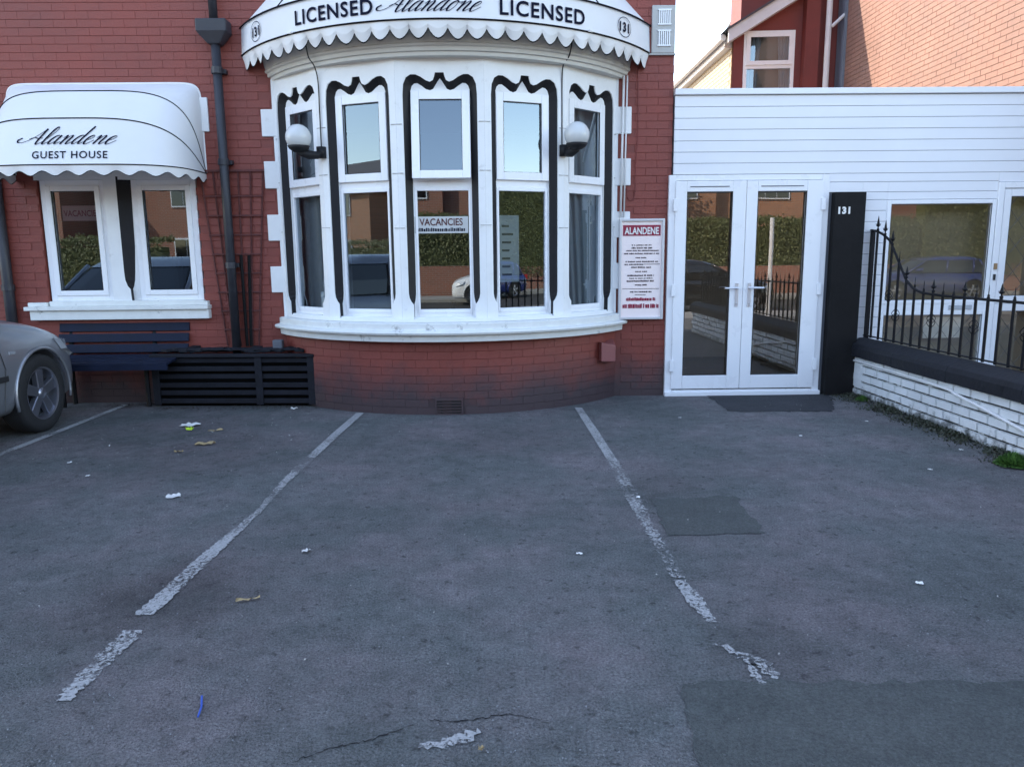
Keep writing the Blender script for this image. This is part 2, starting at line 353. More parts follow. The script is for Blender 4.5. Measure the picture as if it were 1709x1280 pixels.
GL = {
 'A': ([[(-.95, .75), (-1.15, .55), (-1.05, .3), (-.75, .25), (-.35, .45), (.05, 1.0), (.35, 1.75)], [(.35, 1.75), (.36, 1.1), (.38, .35), (.5, 0), (.75, .2)], [(-.35, .62), (-.05, .78), (.3, .66), (.6, .72)]], .85),
 'l': ([[(-.1, .2), (.15, .8), (.32, 1.6), (.2, 1.95), (.05, 1.6), (.02, .5), (.12, 0), (.4, .3)]], .45),
 'a': ([[(.5, .75), (.38, 1.0), (.15, .85), (.02, .4), (.1, .03), (.3, .12), (.5, .6)], [(.54, 1.0), (.48, .4), (.56, .02), (.85, .3)]], .85),
 'n': ([[(-.02, .7), (.1, 1.0), (.16, .8), (.12, 0)], [(.14, .2), (.32, .8), (.47, 1.0), (.55, .8), (.5, .2), (.6, 0), (.88, .3)]], .9),
 'd': ([[(.5, .75), (.38, 1.0), (.15, .85), (.02, .4), (.1, .03), (.3, .12), (.5, .6)], [(.62, 2.0), (.54, 1.2), (.48, .4), (.56, .02), (.85, .3)]], .85),
 'o': ([[(.3, 1.0), (.1, .8), (.02, .4), (.12, .02), (.32, .1), (.45, .55), (.38, .92), (.3, 1.0), (.5, .85), (.7, .9)]], .7),
 'e': ([[(0, .42), (.25, .55), (.4, .82), (.3, 1.0), (.1, .8), (.02, .4), (.12, .02), (.3, .04), (.62, .45)]], .68)}
def script_text(name, word, xh, fn, m, parent, sx=1.0):
    """copperplate lettering: thick down-strokes, hair-thin up-strokes"""
    mb = MB(); x = 0; tot = sum(GL[c][1] for c in word)
    for ci, c in enumerate(word):
        strokes, adv = GL[c]
        for st in strokes:
            p = catmull(st); q = [((a+x-tot/2+.62*b), b) for a, b in p]
            A = []; B = []
            for i in range(len(q)):
                a, b = q[max(i-1, 0)], q[min(i+1, len(q)-1)]; dx, dy = b[0]-a[0], b[1]-a[1]; L = math.hypot(dx, dy) or 1
                w = .028+.075*max(0, -dy/L)**1.2
                A.append(fn((q[i][0]*sx-dy/L*w)*xh, (q[i][1]+dx/L*w)*xh)); B.append(fn((q[i][0]*sx+dy/L*w)*xh, (q[i][1]-dx/L*w)*xh))
            mb.strip(A, B)
        x += adv
    return mb.build(name, m, parent)

# ================================================================== SETTING
def sheet(name, pts, z, m, kind='structure', thick=0):
    mb = MB(); mb.add([(x, y, z) for x, y in pts], [tuple(range(len(pts)))]); o = mb.build(name, m); tag(o, kind=kind); return o
sheet('ground', [(-200, -200), (200, -200), (200, 200), (-200, 200)], -.16, m_earth)
mb = MB(); mb.box(-26, 30, -2.2, 30, -.15, 0); tag(mb.build('forecourt', m_asph), kind='structure')
mb = MB(); mb.box(-60, 60, -4.2, -2.2, -.155, -.004); tag(mb.build('pavement', m_pave), kind='structure')
mb = MB(); mb.box(-60, 60, -13, -11.2, -.155, -.004); tag(mb.build('pavement', m_pave), kind='structure')
sheet('road', [(-60, -11.2), (60, -11.2), (60, -4.2), (-60, -4.2)], -.12, m_road)

def jag(poly, amp, step=.12, seed=0):
    rnd = random.Random(seed); out = []
    for i in range(len(poly)):
        a = Vector(poly[i]); b = Vector(poly[(i+1) % len(poly)]); n = max(1, int((b-a).length/step))
        for k in range(n):
            p = a.lerp(b, k/n); out.append((p.x+rnd.uniform(-amp, amp), p.y+rnd.uniform(-amp, amp)))
    return out
sheet('tarmac_patch', jag([(.90, 4.33), (1.43, 4.37), (1.385, 3.74), (.87, 3.73)], .02, .05, seed=1), .004, m_patch)
sheet('tarmac_patch', jag([(.60, 2.34), (.70, 2.37), (3.2, 2.25), (3.2, .4), (.50, .4), (.55, 1.95)], .016, .045, seed=2), .004, m_patch)
sheet('tarmac_patch', jag([(2.17, 7.70), (2.14, 6.86), (3.1, 6.80), (3.40, 7.45), (3.40, 7.70)], .02, .05, seed=3), .004, m_patch2)

def line_strip(name, pts, widths, m, z=.006, amp=.008, seed=0):
    rnd = random.Random(seed); A = []; B = []
    for i in range(len(pts)-1):
        a = Vector(pts[i]); b = Vector(pts[i+1]); n = max(2, int((b-a).length/.012)); d = (b-a).normalized(); nn = Vector((-d.y, d.x))
        for k in range(n+(i == len(pts)-2)):
            t = k/n; w = (widths[i]*(1-t)+widths[i+1]*t)/2; p = a.lerp(b, t)
            q = p+nn*(w+rnd.uniform(-amp, amp)); A.append((q.x, q.y, z)); q = p-nn*(w+rnd.uniform(-amp, amp)); B.append((q.x, q.y, z))
    return tag(MB().strip(A, B).build(name, m), kind='structure')
line_strip('painted_line', [(-1.335, 7.02), (-1.38, 6.2), (-1.41, 5.4)], [.075, .075, .07], m_linesolid, seed=1, amp=.003)
line_strip('painted_line', [(-1.41, 5.4), (-1.43, 4.9), (-1.42, 4.2), (-1.46, 3.6), (-1.49, 2.93)], [.075, .06, .04, .075, .085], m_line, seed=2)
line_strip('painted_line', [(-1.468, 2.80), (-1.475, 2.55), (-1.478, 2.32)], [.085, .07, .05], m_line, seed=3, amp=.012)
line_strip('painted_line', [(.755, 7.13), (.78, 6.2), (.80, 5.2)], [.07, .075, .07], m_linesolid, seed=4, amp=.003)
line_strip('painted_line', [(.80, 5.2), (.80, 4.5), (.795, 3.75), (.80, 3.2)], [.075, .08, .06, .05], m_linef, seed=5, amp=.014)
line_strip('painted_line', [(.80, 3.18), (.815, 3.0), (.835, 2.78)], [.05, .075, .04], m_line, seed=6)
line_strip('painted_line', [(-3.83, 7.6), (-3.83, 5.8), (-3.86, 4.0)], [.065, .07, .07], m_linesolid, seed=7, amp=.003)
line_strip('paint_remnant', [(.80, 2.62), (.86, 2.55), (.92, 2.48), (.95, 2.37)], [.012, .04, .075, .02], m_line, seed=8, amp=.015)
line_strip('paint_remnant', [(.905, 2.50), (.875, 2.42), (.888, 2.335)], [.02, .035, .02], m_line, seed=9, amp=.01)
line_strip('paint_remnant', [(-.26, 2.045), (-.19, 2.05), (-.13, 2.08), (-.075, 2.11)], [.02, .03, .05, .025], m_line, seed=10, amp=.012)

# ================================================================== GUEST HOUSE
YW = 7.75
gh = empty('guest_house', (-.5, YW, 0)); tag(gh, 'red painted brick guest house with curved white bay window under the awning', 'house')
def P(o):      # parent keeping world coordinates (parents are unrotated empties)
    return o
class Off:
    pass
def bw(mb, name, m, parent, **k):       # build with world coordinates under an unrotated empty
    loc = parent.location if parent.type == 'EMPTY' else Vector((0, 0, 0))
    mb.v = [(v[0]-loc[0], v[1]-loc[1], v[2]-loc[2]) for v in mb.v]
    return mb.build(name, m, parent, **k)

XL, XR = -17.0, 1.75  # unseen left end stretched so the house shades the whole forecourt
w = MB(); T = .25; yf = YW+.004
for a, b, z0, z1 in [(XL, -4.58, 0, 3.4), (-4.58, -3.0, 0, .95), (-4.58, -3.0, 2.28, 3.4), (-3.0, -2.16, 0, 3.4), (1.16, XR, 0, 3.4), (XL, XR, 3.4, 8.9)]:
    w.box(a, b, yf, yf+T, z0, z1)
w.box(XR-T, XR-.001, yf+T, 12, 0, 8.9); w.box(XL, XL+T, yf+T, 12, 0, 8.9); w.box(XL, XR, 11.8, 12, 0, 8.9)  # unseen depth cut short so the sun reaches the neighbour's gable
bw(w, 'wall', m_redjoint, gh)
r = MB(); r.box(XL-.2, XR+.1, YW-.15, 12.1, 8.9, 9.0)
r.add([(XL-.2, YW-.15, 9.0), (XR+.1, YW-.15, 9.0), (XR+.1, 12.1, 9.0), (XL-.2, 12.1, 9.0), (XL-.2, 10, 10.4), (XR+.1, 10, 10.4)], [(0, 1, 5, 4), (2, 3, 4, 5), (1, 2, 5), (3, 0, 4)])
bw(r, 'roof', m_slate, gh)
# rooms behind the windows
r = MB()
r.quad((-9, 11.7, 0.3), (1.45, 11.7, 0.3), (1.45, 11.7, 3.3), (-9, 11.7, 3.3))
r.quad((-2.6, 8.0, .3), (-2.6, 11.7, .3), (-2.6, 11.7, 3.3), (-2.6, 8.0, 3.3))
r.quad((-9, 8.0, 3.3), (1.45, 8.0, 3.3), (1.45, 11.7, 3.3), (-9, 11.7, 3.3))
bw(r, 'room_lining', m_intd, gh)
r = MB(); r.box(-9, 1.45, 8.0, 11.7, .28, .3); bw(r, 'room_floor', m_floor, gh)

# bricks: 300 nearest/largest as parts, the rest one stuff part
def brick_mesh(name, L, H, D, ch, m):
    v = [(-L/2, 0, -H/2), (L/2, 0, -H/2), (L/2, 0, H/2), (-L/2, 0, H/2), (-L/2+ch, -D, -H/2+ch), (L/2-ch, -D, -H/2+ch), (L/2-ch, -D, H/2-ch), (-L/2+ch, -D, H/2-ch)]
    mb = MB().add(v, [(4, 5, 6, 7), (0, 1, 5, 4), (1, 2, 6, 5), (2, 3, 7, 6), (3, 0, 4, 7)])
    me = mb.mesh(name); me.materials.append(m); return me, v, [(4, 5, 6, 7), (0, 1, 5, 4), (1, 2, 6, 5), (2, 3, 7, 6), (3, 0, 4, 7)]
bm1, bv1, bf1 = brick_mesh('brick', .2238, .0724, .0022, .0018, m_redlow)
bmh, bvh, bfh = brick_mesh('brick', .108, .068, .006, .0025, m_redlow)
BR, BCX, BCY = 2.125, -.5, 6.9+2.125
rb = random.Random(3)
base = MB(); n = 40; A0 = []; A1 = []
for i in range(n+1):
    a = -.927+1.854*i/n; x = BCX+(BR-.004)*math.sin(a); y = BCY-(BR-.004)*math.cos(a); A0.append((x, y, 0)); A1.append((x, y, .82))
base.strip(A0, A1); bw(base, 'bay_base', m_redjoint, gh)
cnt = 0
for c in range(10):
    zc = .0375+.075*c-.005; k = 0; s = -1.97+(.1125 if c % 2 else 0)
    while s < 1.97:
        a = s/BR; x = BCX+(BR-.002)*math.sin(a); y = BCY-(BR-.002)*math.cos(a)
        if not (c in (0, 1) and abs(x+.48) < .16) and not (c == 2 and abs(x+.48) < .16):
            inst(bm1, 'brick', gh, Vector((x, y-rb.uniform(0, .0015), zc))-gh.location, (0, 0, a)); cnt += 1
        s += .225
stuff = MB()
cells = []
for c in range(56):
    zc = .0375+.075*c-.005
    x = -5.6+(.1125 if c % 2 else 0)
    while x < XR-.02:
        L = .218; x0, x1 = x-L/2, x+L/2
        if x1 > XR: x1 = XR; L = x1-x0
        ok = True
        if x1 > -4.57 and x0 < -3.01 and zc > .92 and zc < 2.30: ok = False
        if x1 > -2.16 and x0 < 1.16 and zc < 3.42: ok = False
        if ok and L > .06: cells.append((x, zc, x0, x1))
        x += .225
# ones beside the bay first (seen best), then outward
vis = sorted(cells, key=lambda q: (0 if (-3.0 < q[0] < -2.1 and q[1] < 3.2) or (q[0] > 1.1 and q[1] < 3.3) or (q[1] < .95 and q[0] > -4.9) else 1, abs(q[1]-1.5)))
for x, zc, x0, x1 in vis:
    full = x1-x0 > .2
    if cnt < 300 and full:
        inst(bm1, 'brick', gh, Vector((x, YW-rb.uniform(-.001, .001), zc))-gh.location); cnt += 1
    else:
        sc = (x1-x0)/.218; xc = (x0+x1)/2; j = rb.uniform(-.001, .001)
        stuff.add([(v[0]*sc+xc, v[1]+YW+j, v[2]+zc) for v in bv1], bf1)
o = bw(stuff, 'brickwork', m_redlow, gh); o['kind'] = 'stuff'

# sweep a profile along an arc in plan
def sweep(prof, cx, cy, Rr, amax, n=40, joints=()):
    mb = MB(); rings = []
    for i in range(n+1):
        a = -amax+2*amax*i/n
        rings.append([(cx+(Rr+off)*math.sin(a), cy-(Rr+off)*math.cos(a), z) for off, z in prof])
    k = len(prof); vs = [v for q in rings for v in q]
    fs = [(i*k+j, i*k+(j+1) % k, (i+1)*k+(j+1) % k, (i+1)*k+j) for i in range(n) for j in range(k)]
    fs += [tuple(range(k)), tuple(n*k+j for j in range(k))[::-1]]
    mb.add(vs, fs); return mb
def arc3(half, sag, yback=YW):
    Rr = (half*half+sag*sag)/(2*sag); return Rr, yback-sag+Rr, math.asin(half/Rr)
Rs, cys, as_ = arc3(1.77, 1.0)
bw(sweep([(-.5, .86), (-.02, .875), (.0, .865), (.0, .81), (.045, .80), (.055, .785), (.045, .765), (.0, .76), (-.005, .70), (-.5, .70)], BCX+.01, cys, Rs, as_, 48), 'bay_sill', m_sill, gh, bevel=.003)
bw(sweep([(-.35, .8605), (-.07, .905), (-.065, .876), (-.3, .859)], BCX+.01, cys, Rs, as_*.985, 48), 'bay_subsill', m_stone, gh)
Rc, cyc, ac = arc3(1.79, .97)
bw(sweep([(-.5, 3.17), (-.05, 3.17), (-.047, 3.20), (-.025, 3.205), (-.02, 3.235), (-.004, 3.245), (.0, 3.262), (-.008, 3.27), (.045, 3.50), (.045, 3.56), (-.5, 3.56)], BCX+.03, cyc, Rc, ac, 48), 'bay_cornice', m_cornice, gh)

# facets of the bay
Oc = [(0, 3.055), (.038, 3.055), (.046, 3.02), (.058, 2.992), (.085, 2.978), (.12, 2.99), (.165, 3.02), (.21, 3.04), (.255, 3.04), (.295, 3.015), (.320, 2.96), (.328, 2.87), (.328, 2.2), (.328, 1.5), (.328, 1.13), (.322, 1.09), (.306, 1.055), (.285, 1.03), (.283, .90)]
Ic = [(0, 3.018), (.018, 2.995), (.038, 2.965), (.06, 2.93), (.09, 2.917), (.125, 2.928), (.165, 2.957), (.2, 2.978), (.228, 2.975), (.25, 2.955), (.262, 2.92), (.266, 2.85), (.266, 2.2), (.266, 1.5), (.268, 1.13), (.272, 1.09), (.278, 1.055), (.2845, 1.03), (.2825, .90)]
def refine(a, b):
    a3 = [(x, z) for x, z in a]; return a3, b
HW = .3915
def facet_meshes():
    full = lambda c, d: [(-x, d, z) for x, z in c[::-1]][:-1]+[(x, d, z) for x, z in c]
    O0 = full(Oc, 0); n = len(O0); h = n//2
    Bc = [(0, 3.18), (.05, 3.18), (.07, 3.18), (.09, 3.18), (.11, 3.18), (.14, 3.18), (.18, 3.18), (.22, 3.18), (.27, 3.18), (.33, 3.18), (HW, 3.18), (HW, 3.05), (HW, 2.2), (HW, 1.5), (HW, 1.13), (HW, 1.09), (HW, 1.055), (HW, 1.03), (HW, .87)]
    O = [(x, 0, z) for x, _, z in O0]; B = full(Bc, 0)
    st = MB().strip(O, B); st.strip(full([(x, z) for x, z in Oc], .0), full(Oc, .012))
    # foot blocks either side, level with the stone
    st.strip(full(Ic, .062)[:1]+full(Ic, .062)[-1:], full(Ic, .062)[:1]+full(Ic, .062)[-1:])
    bl = MB().strip(full(Oc, .012), full(Ic, .062))
    ia = MB(); I = full(Ic, .062); top = [p for p in I if p[2] > 2.86]
    ia.strip(top, [(p[0], .062, 2.84) for p in top])
    # jambs of the inner lining
    ia.strip([p for p in I], [(p[0], .10, p[2]) for p in I])
    return st, bl, ia
st, bl, ia = facet_meshes()
groove = MB()
def frame_mb(x0, x1, z0, z1, b, d0, d1, bt=None, bb=None):
    bt = bt or b; bb = bb or b; m_ = MB()
    m_.box(x0, x0+b, d0, d1, z0, z1); m_.box(x1-b, x1, d0, d1, z0, z1)
    m_.box(x0+b, x1-b, d0+.001, d1, z1-bt, z1); m_.box(x0+b, x1-b, d0+.001, d1, z0, z0+bb); return m_
def join(a, b): a.add(b.v, b.f); return a
fr = frame_mb(-.30, .30, .90, 2.93, .048, .085, .15)
fr.box(-.252, .252, .086, .15, 2.085, 2.165)                 # transom
lo = frame_mb(-.253, .253, .945, 2.09, .020, .076, .12, .036, .036)
fr = join(fr, lo)
sash = frame_mb(-.262, .262, 2.150, 2.915, .072, .052, .10, .078, .072)
bead = frame_mb(-.192, .192, 2.218, 2.841, .006, .057, .07)
gmesh = lambda x0, x1, z0, z1, y: MB().quad((x0, y, z0), (x1, y, z0), (x1, y, z1), (x0, y, z1))
drip = MB(); drip.box(-.284, .284, .02, .10, .862, .912)
proto = None; FAC = R(21.25)
def chordpt(i):     # vertex i of six
    a = (-2.5+i)*FAC; return Vector((BCX+BR*math.sin(a), BCY-BR*math.cos(a), 0))
meshes = {}
for i in range(5):
    a = (-2+i)*FAC; p = (chordpt(i)+chordpt(i+1))/2; loc = p-gh.location; rt = (0, 0, a)
    if i == 0:
        meshes['st'] = st.build('stone_surround', m_stone, gh, loc=loc, rot=rt); meshes['bl'] = bl.build('black_reveal', m_black, gh, loc=loc, rot=rt)
        meshes['ia'] = ia.build('arched_lining', m_stone, gh, loc=loc, rot=rt); meshes['fr'] = fr.build('window', m_upvc, gh, loc=loc, rot=rt, bevel=.004)
        meshes['dr'] = drip.build('sill_block', m_stone, gh, loc=loc, rot=rt, bevel=.004)
        meshes['sa'] = sash.build('sash', m_upvc, meshes['fr'], bevel=.005)
        g1 = gmesh(-.195, .195, 2.215, 2.845, .075); meshes['g1'] = g1.build('pane', m_glass, meshes['fr'])
        g2 = gmesh(-.24, .24, .975, 2.06, .10); meshes['g2'] = g2.build('pane', m_glass, meshes['fr'])
        meshes['ga'] = bead.build('gasket', m_gasket, meshes['fr'])
        W_ = meshes['fr']
    else:
        for k in ('st', 'bl', 'ia', 'dr', 'fr'):
            c = meshes[k].copy(); C.objects.link(c); c.location = loc; c.rotation_euler = rt
            if k == 'fr': W_ = c
        for k in ('sa', 'g1', 'g2', 'ga'):
            c = meshes[k].copy(); C.objects.link(c); c.parent = W_
            if k in ('g1', 'g2'): c.rotation_euler = (rb.uniform(-.004, .004), 0, rb.uniform(-.006, .006))
            if i == 2 and k in ('sa', 'g1', 'ga'):     # the middle top light stands ajar, hinged at its head
                c.matrix_basis = Matrix.Translation((0, .05, 2.915)) @ Matrix.Rotation(R(-5.0), 4, 'X') @ Matrix.Translation((0, -.062, -2.915))
# pillar joint lines
jt = MB()
for i in range(6):
    p = chordpt(i); a = (-2.5+i)*FAC
    for z in (2.62, 2.2, 1.72):
        M_ = Matrix.Translation(p) @ Matrix.Rotation(a, 4, 'Z'); jt.box(-.050, .050, -.0022, .02, z+(.02 if i % 2 else 0), z+.004+(.02 if i % 2 else 0), M_)
bw(jt, 'pillar_joints', mat('joint_grey', (.35, .36, .36), .8), gh)
# quoins and jambs
for side, xs in ((-1, (-2.315, -2.12)), (1, (1.12, 1.335))):
    jm = MB(); xa = -2.215 if side < 0 else 1.20
    jm.box(xa+.013 if side < 0 else xa-.05, xa+.07 if side < 0 else xa+.003, YW-.02, YW+.1, .86, 3.18)
    bw(jm, 'door_jamb' if False else 'bay_jamb', m_stone, gh)
    for zt, zb in ((2.905, 2.648), (2.412, 2.15), (1.895, 1.638), (1.383, 1.121)):
        q = MB(); q.box(xs[0], xs[1], YW-.026, YW+.05, zb, zt); bw(q, 'quoin', m_stone, gh, bevel=.006)
q = MB(); q.box(-2.92, -2.83, YW-.022, YW+.05, 2.70, 3.02)
bw(q, 'quoin', m_stone, gh, bevel=.006)

# left window
lw = MB()
for (x0, x1) in ((-4.565, -3.92), (-3.66, -3.02)):
    lw = join(lw, frame_mb(x0, x1, 1.055, 2.25, .058, YW+.02, YW+.09)); lw = join(lw, frame_mb(x0+.057, x1-.057, 1.11, 2.195, .05, YW+.005, YW+.08))
win = bw(lw, 'window', m_upvc, gh, bevel=.004)
gaskets = MB()
for (x0, x1) in ((-4.565, -3.92), (-3.66, -3.02)):
    g = gmesh(x0+.10, x1-.10, 1.15, 2.15, YW+.04); g.v = [(v[0]-gh.location.x, v[1]-gh.location.y, v[2]) for v in g.v]
    o = g.build('pane', m_glass, win)
    f_ = frame_mb(x0+.104, x1-.104, 1.155, 2.15, .007, YW+.012, YW+.03); gaskets = join(gaskets, f_)
gaskets.v = [(v[0]-gh.location.x, v[1]-gh.location.y, v[2]) for v in gaskets.v]; gaskets.build('gasket', m_gasket, win)
mul = MB()    # mullion with the flared foot and the black splay beside it
zs = [2.28, 1.6, 1.35, 1.26, 1.2, 1.17, 1.03]; xa = [-3.92]*7; xb = [-3.79, -3.79, -3.79, -3.785, -3.765, -3.74, -3.735]
mul.strip([(x, YW-.02, z) for x, z in zip(xa, zs)], [(x, YW-.02, z) for x, z in zip(xb, zs)])
mul.strip([(x, YW-.02, z) for x, z in zip(xa, zs)], [(x, YW+.1, z) for x, z in zip(xa, zs)])
xc = [-3.665, -3.68, -3.70, -3.71, -3.725, -3.739, -3.734]
bw(mul, 'mullion', m_stone, gh)
sp = MB(); sp.strip([(x, YW-.0195, z) for x, z in zip(xb, zs)], [(x, YW+.03, z) for x, z in zip(xc, zs)]); bw(sp, 'black_reveal', m_black, gh)
st2 = MB(); st2.strip([(x, YW+.03, z) for x, z in zip(xc, zs)], [(-3.655, YW+.0305, z) for z in zs]); bw(st2, 'mullion', m_stone, gh)
hd = MB(); hd.box(-4.60, -3.0, YW-.012, YW+.09, 2.25, 2.40); bw(hd, 'lintel', m_stone, gh)
sl = MB(); sl.box(-4.56, -3.0, YW-.045, YW+.15, 1.005, 1.056); sl.box(-4.79, -2.945, YW-.105, YW+.1, .965, 1.005); sl.box(-4.75, -2.95, YW-.075, YW+.05, .868, .965)
sl.box(-4.77, -4.575, YW-.06, YW+.05, 1.005, 1.045); sl.box(-3.0, -2.96, YW-.06, YW+.05, 1.005, 1.045)
bw(sl, 'window_sill', m_sill, gh, bevel=.006)

# corner vent panel high on the right, floor vent, red box
vp = MB(); vp.box(1.52, 1.748, YW-.03, YW+.05, 3.40, 3.84); vent = bw(vp, 'vent_housing', m_vent, gh, bevel=.008)
vg = MB()
for (za, zb) in ((3.67, 3.79), (3.475, 3.60)):
    for k in range(6): vg.box(1.585+k*.02, 1.595+k*.02, YW-.042, YW-.031, za, zb)
    vg.box(1.575, 1.705, YW-.042, YW-.031, za-.012, za); vg.box(1.575, 1.705, YW-.042, YW-.031, zb, zb+.012)
vg.v = [(v[0]-gh.location.x, v[1]-gh.location.y, v[2]) for v in vg.v]; vg.build('grille', m_upvc, vent)
ld = MB(); ld.box(1.46, 1.755, YW-.03, YW+.02, 3.385, 3.398); bw(ld, 'ledge', m_vent, gh)
ab = MB(); ab.box(-.61, -.35, 6.905, 6.93, .0, .16); av = bw(ab, 'air_vent', m_gasket, gh)
for k in range(5):
    s_ = MB(); s_.box(-.595, -.365, 6.885, 6.905, .028+k*.027, .038+k*.027); s_.v = [(v[0]-gh.location.x, v[1]-gh.location.y, v[2]) for v in s_.v]
    s_.build('vent_slat', m_redjoint, av)
fb = frame_mb(-.61, -.35, .0, .16, .014, 6.884, 6.91); bw(fb, 'vent_frame', m_redlow, gh)
vb = MB(); vb.add([(.98, 7.66, .60), (1.17, 7.66, .615), (1.17, 7.66, .40), (.98, 7.66, .41), (1.02, 7.44, .60), (1.17, 7.50, .565), (1.17, 7.50, .40), (1.02, 7.44, .41)],
                  [(0, 1, 5, 4), (4, 5, 6, 7), (1, 2, 6, 5), (0, 4, 7, 3), (3, 7, 6, 2)])
bw(vb, 'boiler_flue_cowl', mat('pink_red_paint', (.27, .085, .08), .5), gh, bevel=.004)

# curtains and cards inside
def curtain(x0, y0, x1, y1, z0, z1, m, label, amp=.03, taper=0):
    mb = MB(); n = 60; A = []; B = []
    for i in range(n+1):
        t = i/n; x = x0+(x1-x0)*t; y = y0+(y1-y0)*t+amp*math.sin(t*38+math.sin(t*9)*1.5)
        A.append((x, y, z1)); tt = t*(1-taper); B.append((x0+(x1-x0)*tt, y, z0))
    mb.strip(A, B); o = mb.build('curtain', m, smooth=True); return tag(o, label, 'curtain', None)
curtain(-2.13, 7.98, -1.42, 7.34, .92, 3.0, m_curtdark, 'grey pleated curtain behind the leftmost pane of the curved bay')
curtain(1.13, 7.95, .48, 7.36, .92, 3.0, m_curtain, 'pale net curtain behind the rightmost pane of the curved bay', taper=.22)
cd = empty('vacancy_card', (-.52, 7.02, 1.68)); tag(cd, 'white vacancies card behind the middle bay window', 'sign')
b_ = MB(); b_.box(-.25, .245, 0, .004, -.005, .145); b_.build('card', mat('grey_white_card', (.52, .53, .52), .6), cd)
put_text('lettering', 'VACANCIES', .088, lambda x, y: (x*.84, -.003, y+.066), mat('brown_red_print', (.09, .02, .02), .6), cd, .0015)
tx = MB(); rt_ = random.Random(5); x = -.225
while x < .22:
    wd = rt_.choice((.008, .012, .016)); tx.box(x, x+wd, -.003, -.002, .012, .012+rt_.uniform(.022, .034)); x += wd+.006
tx.build('small_print', m_ink, cd)
cd2 = empty('vacancy_card', (-4.165, 7.86, 1.86)); tag(cd2, 'pinkish vacancies card in the left half of the small window', 'sign')
b_ = MB(); b_.box(-.255, .20, 0, .004, 0, .15); b_.build('card', mat('pink_card', (.62, .36, .34), .6), cd2)
put_text('lettering', 'VACANCIES', .085, lambda x, y: (x*.78-.06, -.003, y+.045), m_signred, cd2, .001)
cd3 = empty('notice_sheet', (.10, 7.20, 1.22), R(18)); tag(cd3, 'tall white notice with grey lines standing behind the bay pane right of centre', 'sign')
b_ = MB(); b_.box(-.10, .10, 0, .004, 0, .62); b_.build('sheet', m_cards, cd3)
tx = MB()
for k in range(7): tx.box(-.07, rt_.uniform(0, .07), -.003, -.002, .06+k*.075, .08+k*.075)
tx.build('small_print', m_gap, cd3)
# interior bits that read as dim shapes
dsk = empty('armchair', (-4.1, 8.7, .3)); tag(dsk, 'dark upholstered armchair just inside the small left window', 'chair')
b_ = MB(); b_.box(-.35, .35, -.3, .35, .1, .5); b_.build('seat', m_intd, dsk, bevel=.05)
b_ = MB(); b_.box(-.35, .35, .25, .42, .5, 1.25); b_.build('backrest', m_gap, dsk, bevel=.06)
tbl = empty('dining_table', (-.5, 8.2, .3)); tag(tbl, 'small dark dining table inside the curved bay window', 'table')
b_ = MB(); b_.lathe([(0, .72), (.42, .72), (.42, .745), (0, .745)], 28); b_.build('tabletop', m_floor, tbl)
b_ = MB(); b_.tube([(0, 0, 0), (0, 0, .72)], .035); b_.lathe([(0, .0), (.25, .0), (.22, .03), (0, .05)], 16); b_.build('pedestal', m_gasket, tbl)

# ================================================================== AWNINGS
aw = empty('bay_awning', (-.48, YW, 3.4)); tag(aw, 'large white awning over the curved bay lettered LICENSED with black piping', 'awning')
RA, ACY, AA = arc3(1.99, 1.13); ACX = -.48
def apt(s, z, off=0, lean=0):
    a = s/RA; rr = RA+off; return (ACX+rr*math.sin(a), ACY-rr*math.cos(a), z)
SM = RA*AA
def aw_strip(z0, z1, o0, o1, n=90, s0=-1, s1=1):
    ss = [SM*(s0+(s1-s0)*i/n) for i in range(n+1)]
    return MB().strip([apt(s, z0, o0) for s in ss], [apt(s, z1, o1) for s in ss])
bw(aw_strip(3.40, 3.655, 0, -.01), 'front_band', m_fabric, aw, smooth=True)
can = MB(); n = 60; lowr = []; upr = []; mid = []
hs, ht, hz = 1.02, .10, 4.62
for i in range(n+1):
    t = -1+2*i/n; lp = Vector(apt(SM*t, 3.655, -.01)); lowr.append(lp)
    up_ = Vector((ACX+hs*math.sin(t*PI/2*.98), YW-ht*math.cos(t*PI/2), hz)); upr.append(up_)
can.strip(lowr, [a.lerp(b, .5) for a, b in zip(lowr, upr)]); can.strip([a.lerp(b, .5) for a, b in zip(lowr, upr)], upr)
bw(can, 'canopy', m_fabric, aw, smooth=True)
pp = MB()
for zz, rr in ((3.402, .0075), (3.655, .0075)): pp.tube([apt(SM*(-1+2*i/80), zz, .003) for i in range(81)], rr, 6)
for t in (-.66, .66, 0.0):
    i = int((t+1)/2*n); pp.tube([lowr[i]+Vector((0, -.003, .003)), upr[i]+Vector((0, -.003, .003))], .005, 6)
bw(pp, 'piping', m_piping, aw)
# valance
NS = 29; va = MB(); tr = MB(); top = []; bot = []; rows = 8
for i in range(NS*rows+1):
    t = i/(NS*rows); s = SM*(-1+2*t); ph = (i % rows)/rows
    fl = .012*math.sin(i/rows*2.3)+.006*math.sin(i/rows*5.1)
    z = 3.338-.078*abs(math.sin(PI*ph))**.85 if i % rows else 3.338
    wv = .004*math.sin(t*31)
    top.append(apt(s, 3.398, -.002)); bot.append(apt(s, z+wv, -.035+fl))
midv = [tuple(Vector(a).lerp(Vector(b), .5)+Vector((0, -.006, 0))) for a, b in zip(top, bot)]
va.strip(top, midv); va.strip(midv, bot)
bw(va, 'valance', m_val, aw, smooth=True)
tr.strip([(p[0], p[1]-.0015, p[2]+.002) for p in bot], [(p[0]*1.0, p[1]+.001, p[2]-.009) for p in bot]); tr.strip([(p[0], p[1]+.001, p[2]-.009) for p in bot], [(p[0], p[1]+.016, p[2]-.002) for p in bot])  # black edge trim, mostly painting the shadow under the hem
bw(tr, 'hem_trim_shadow', m_piping, aw)
off_ = Vector(aw.location)
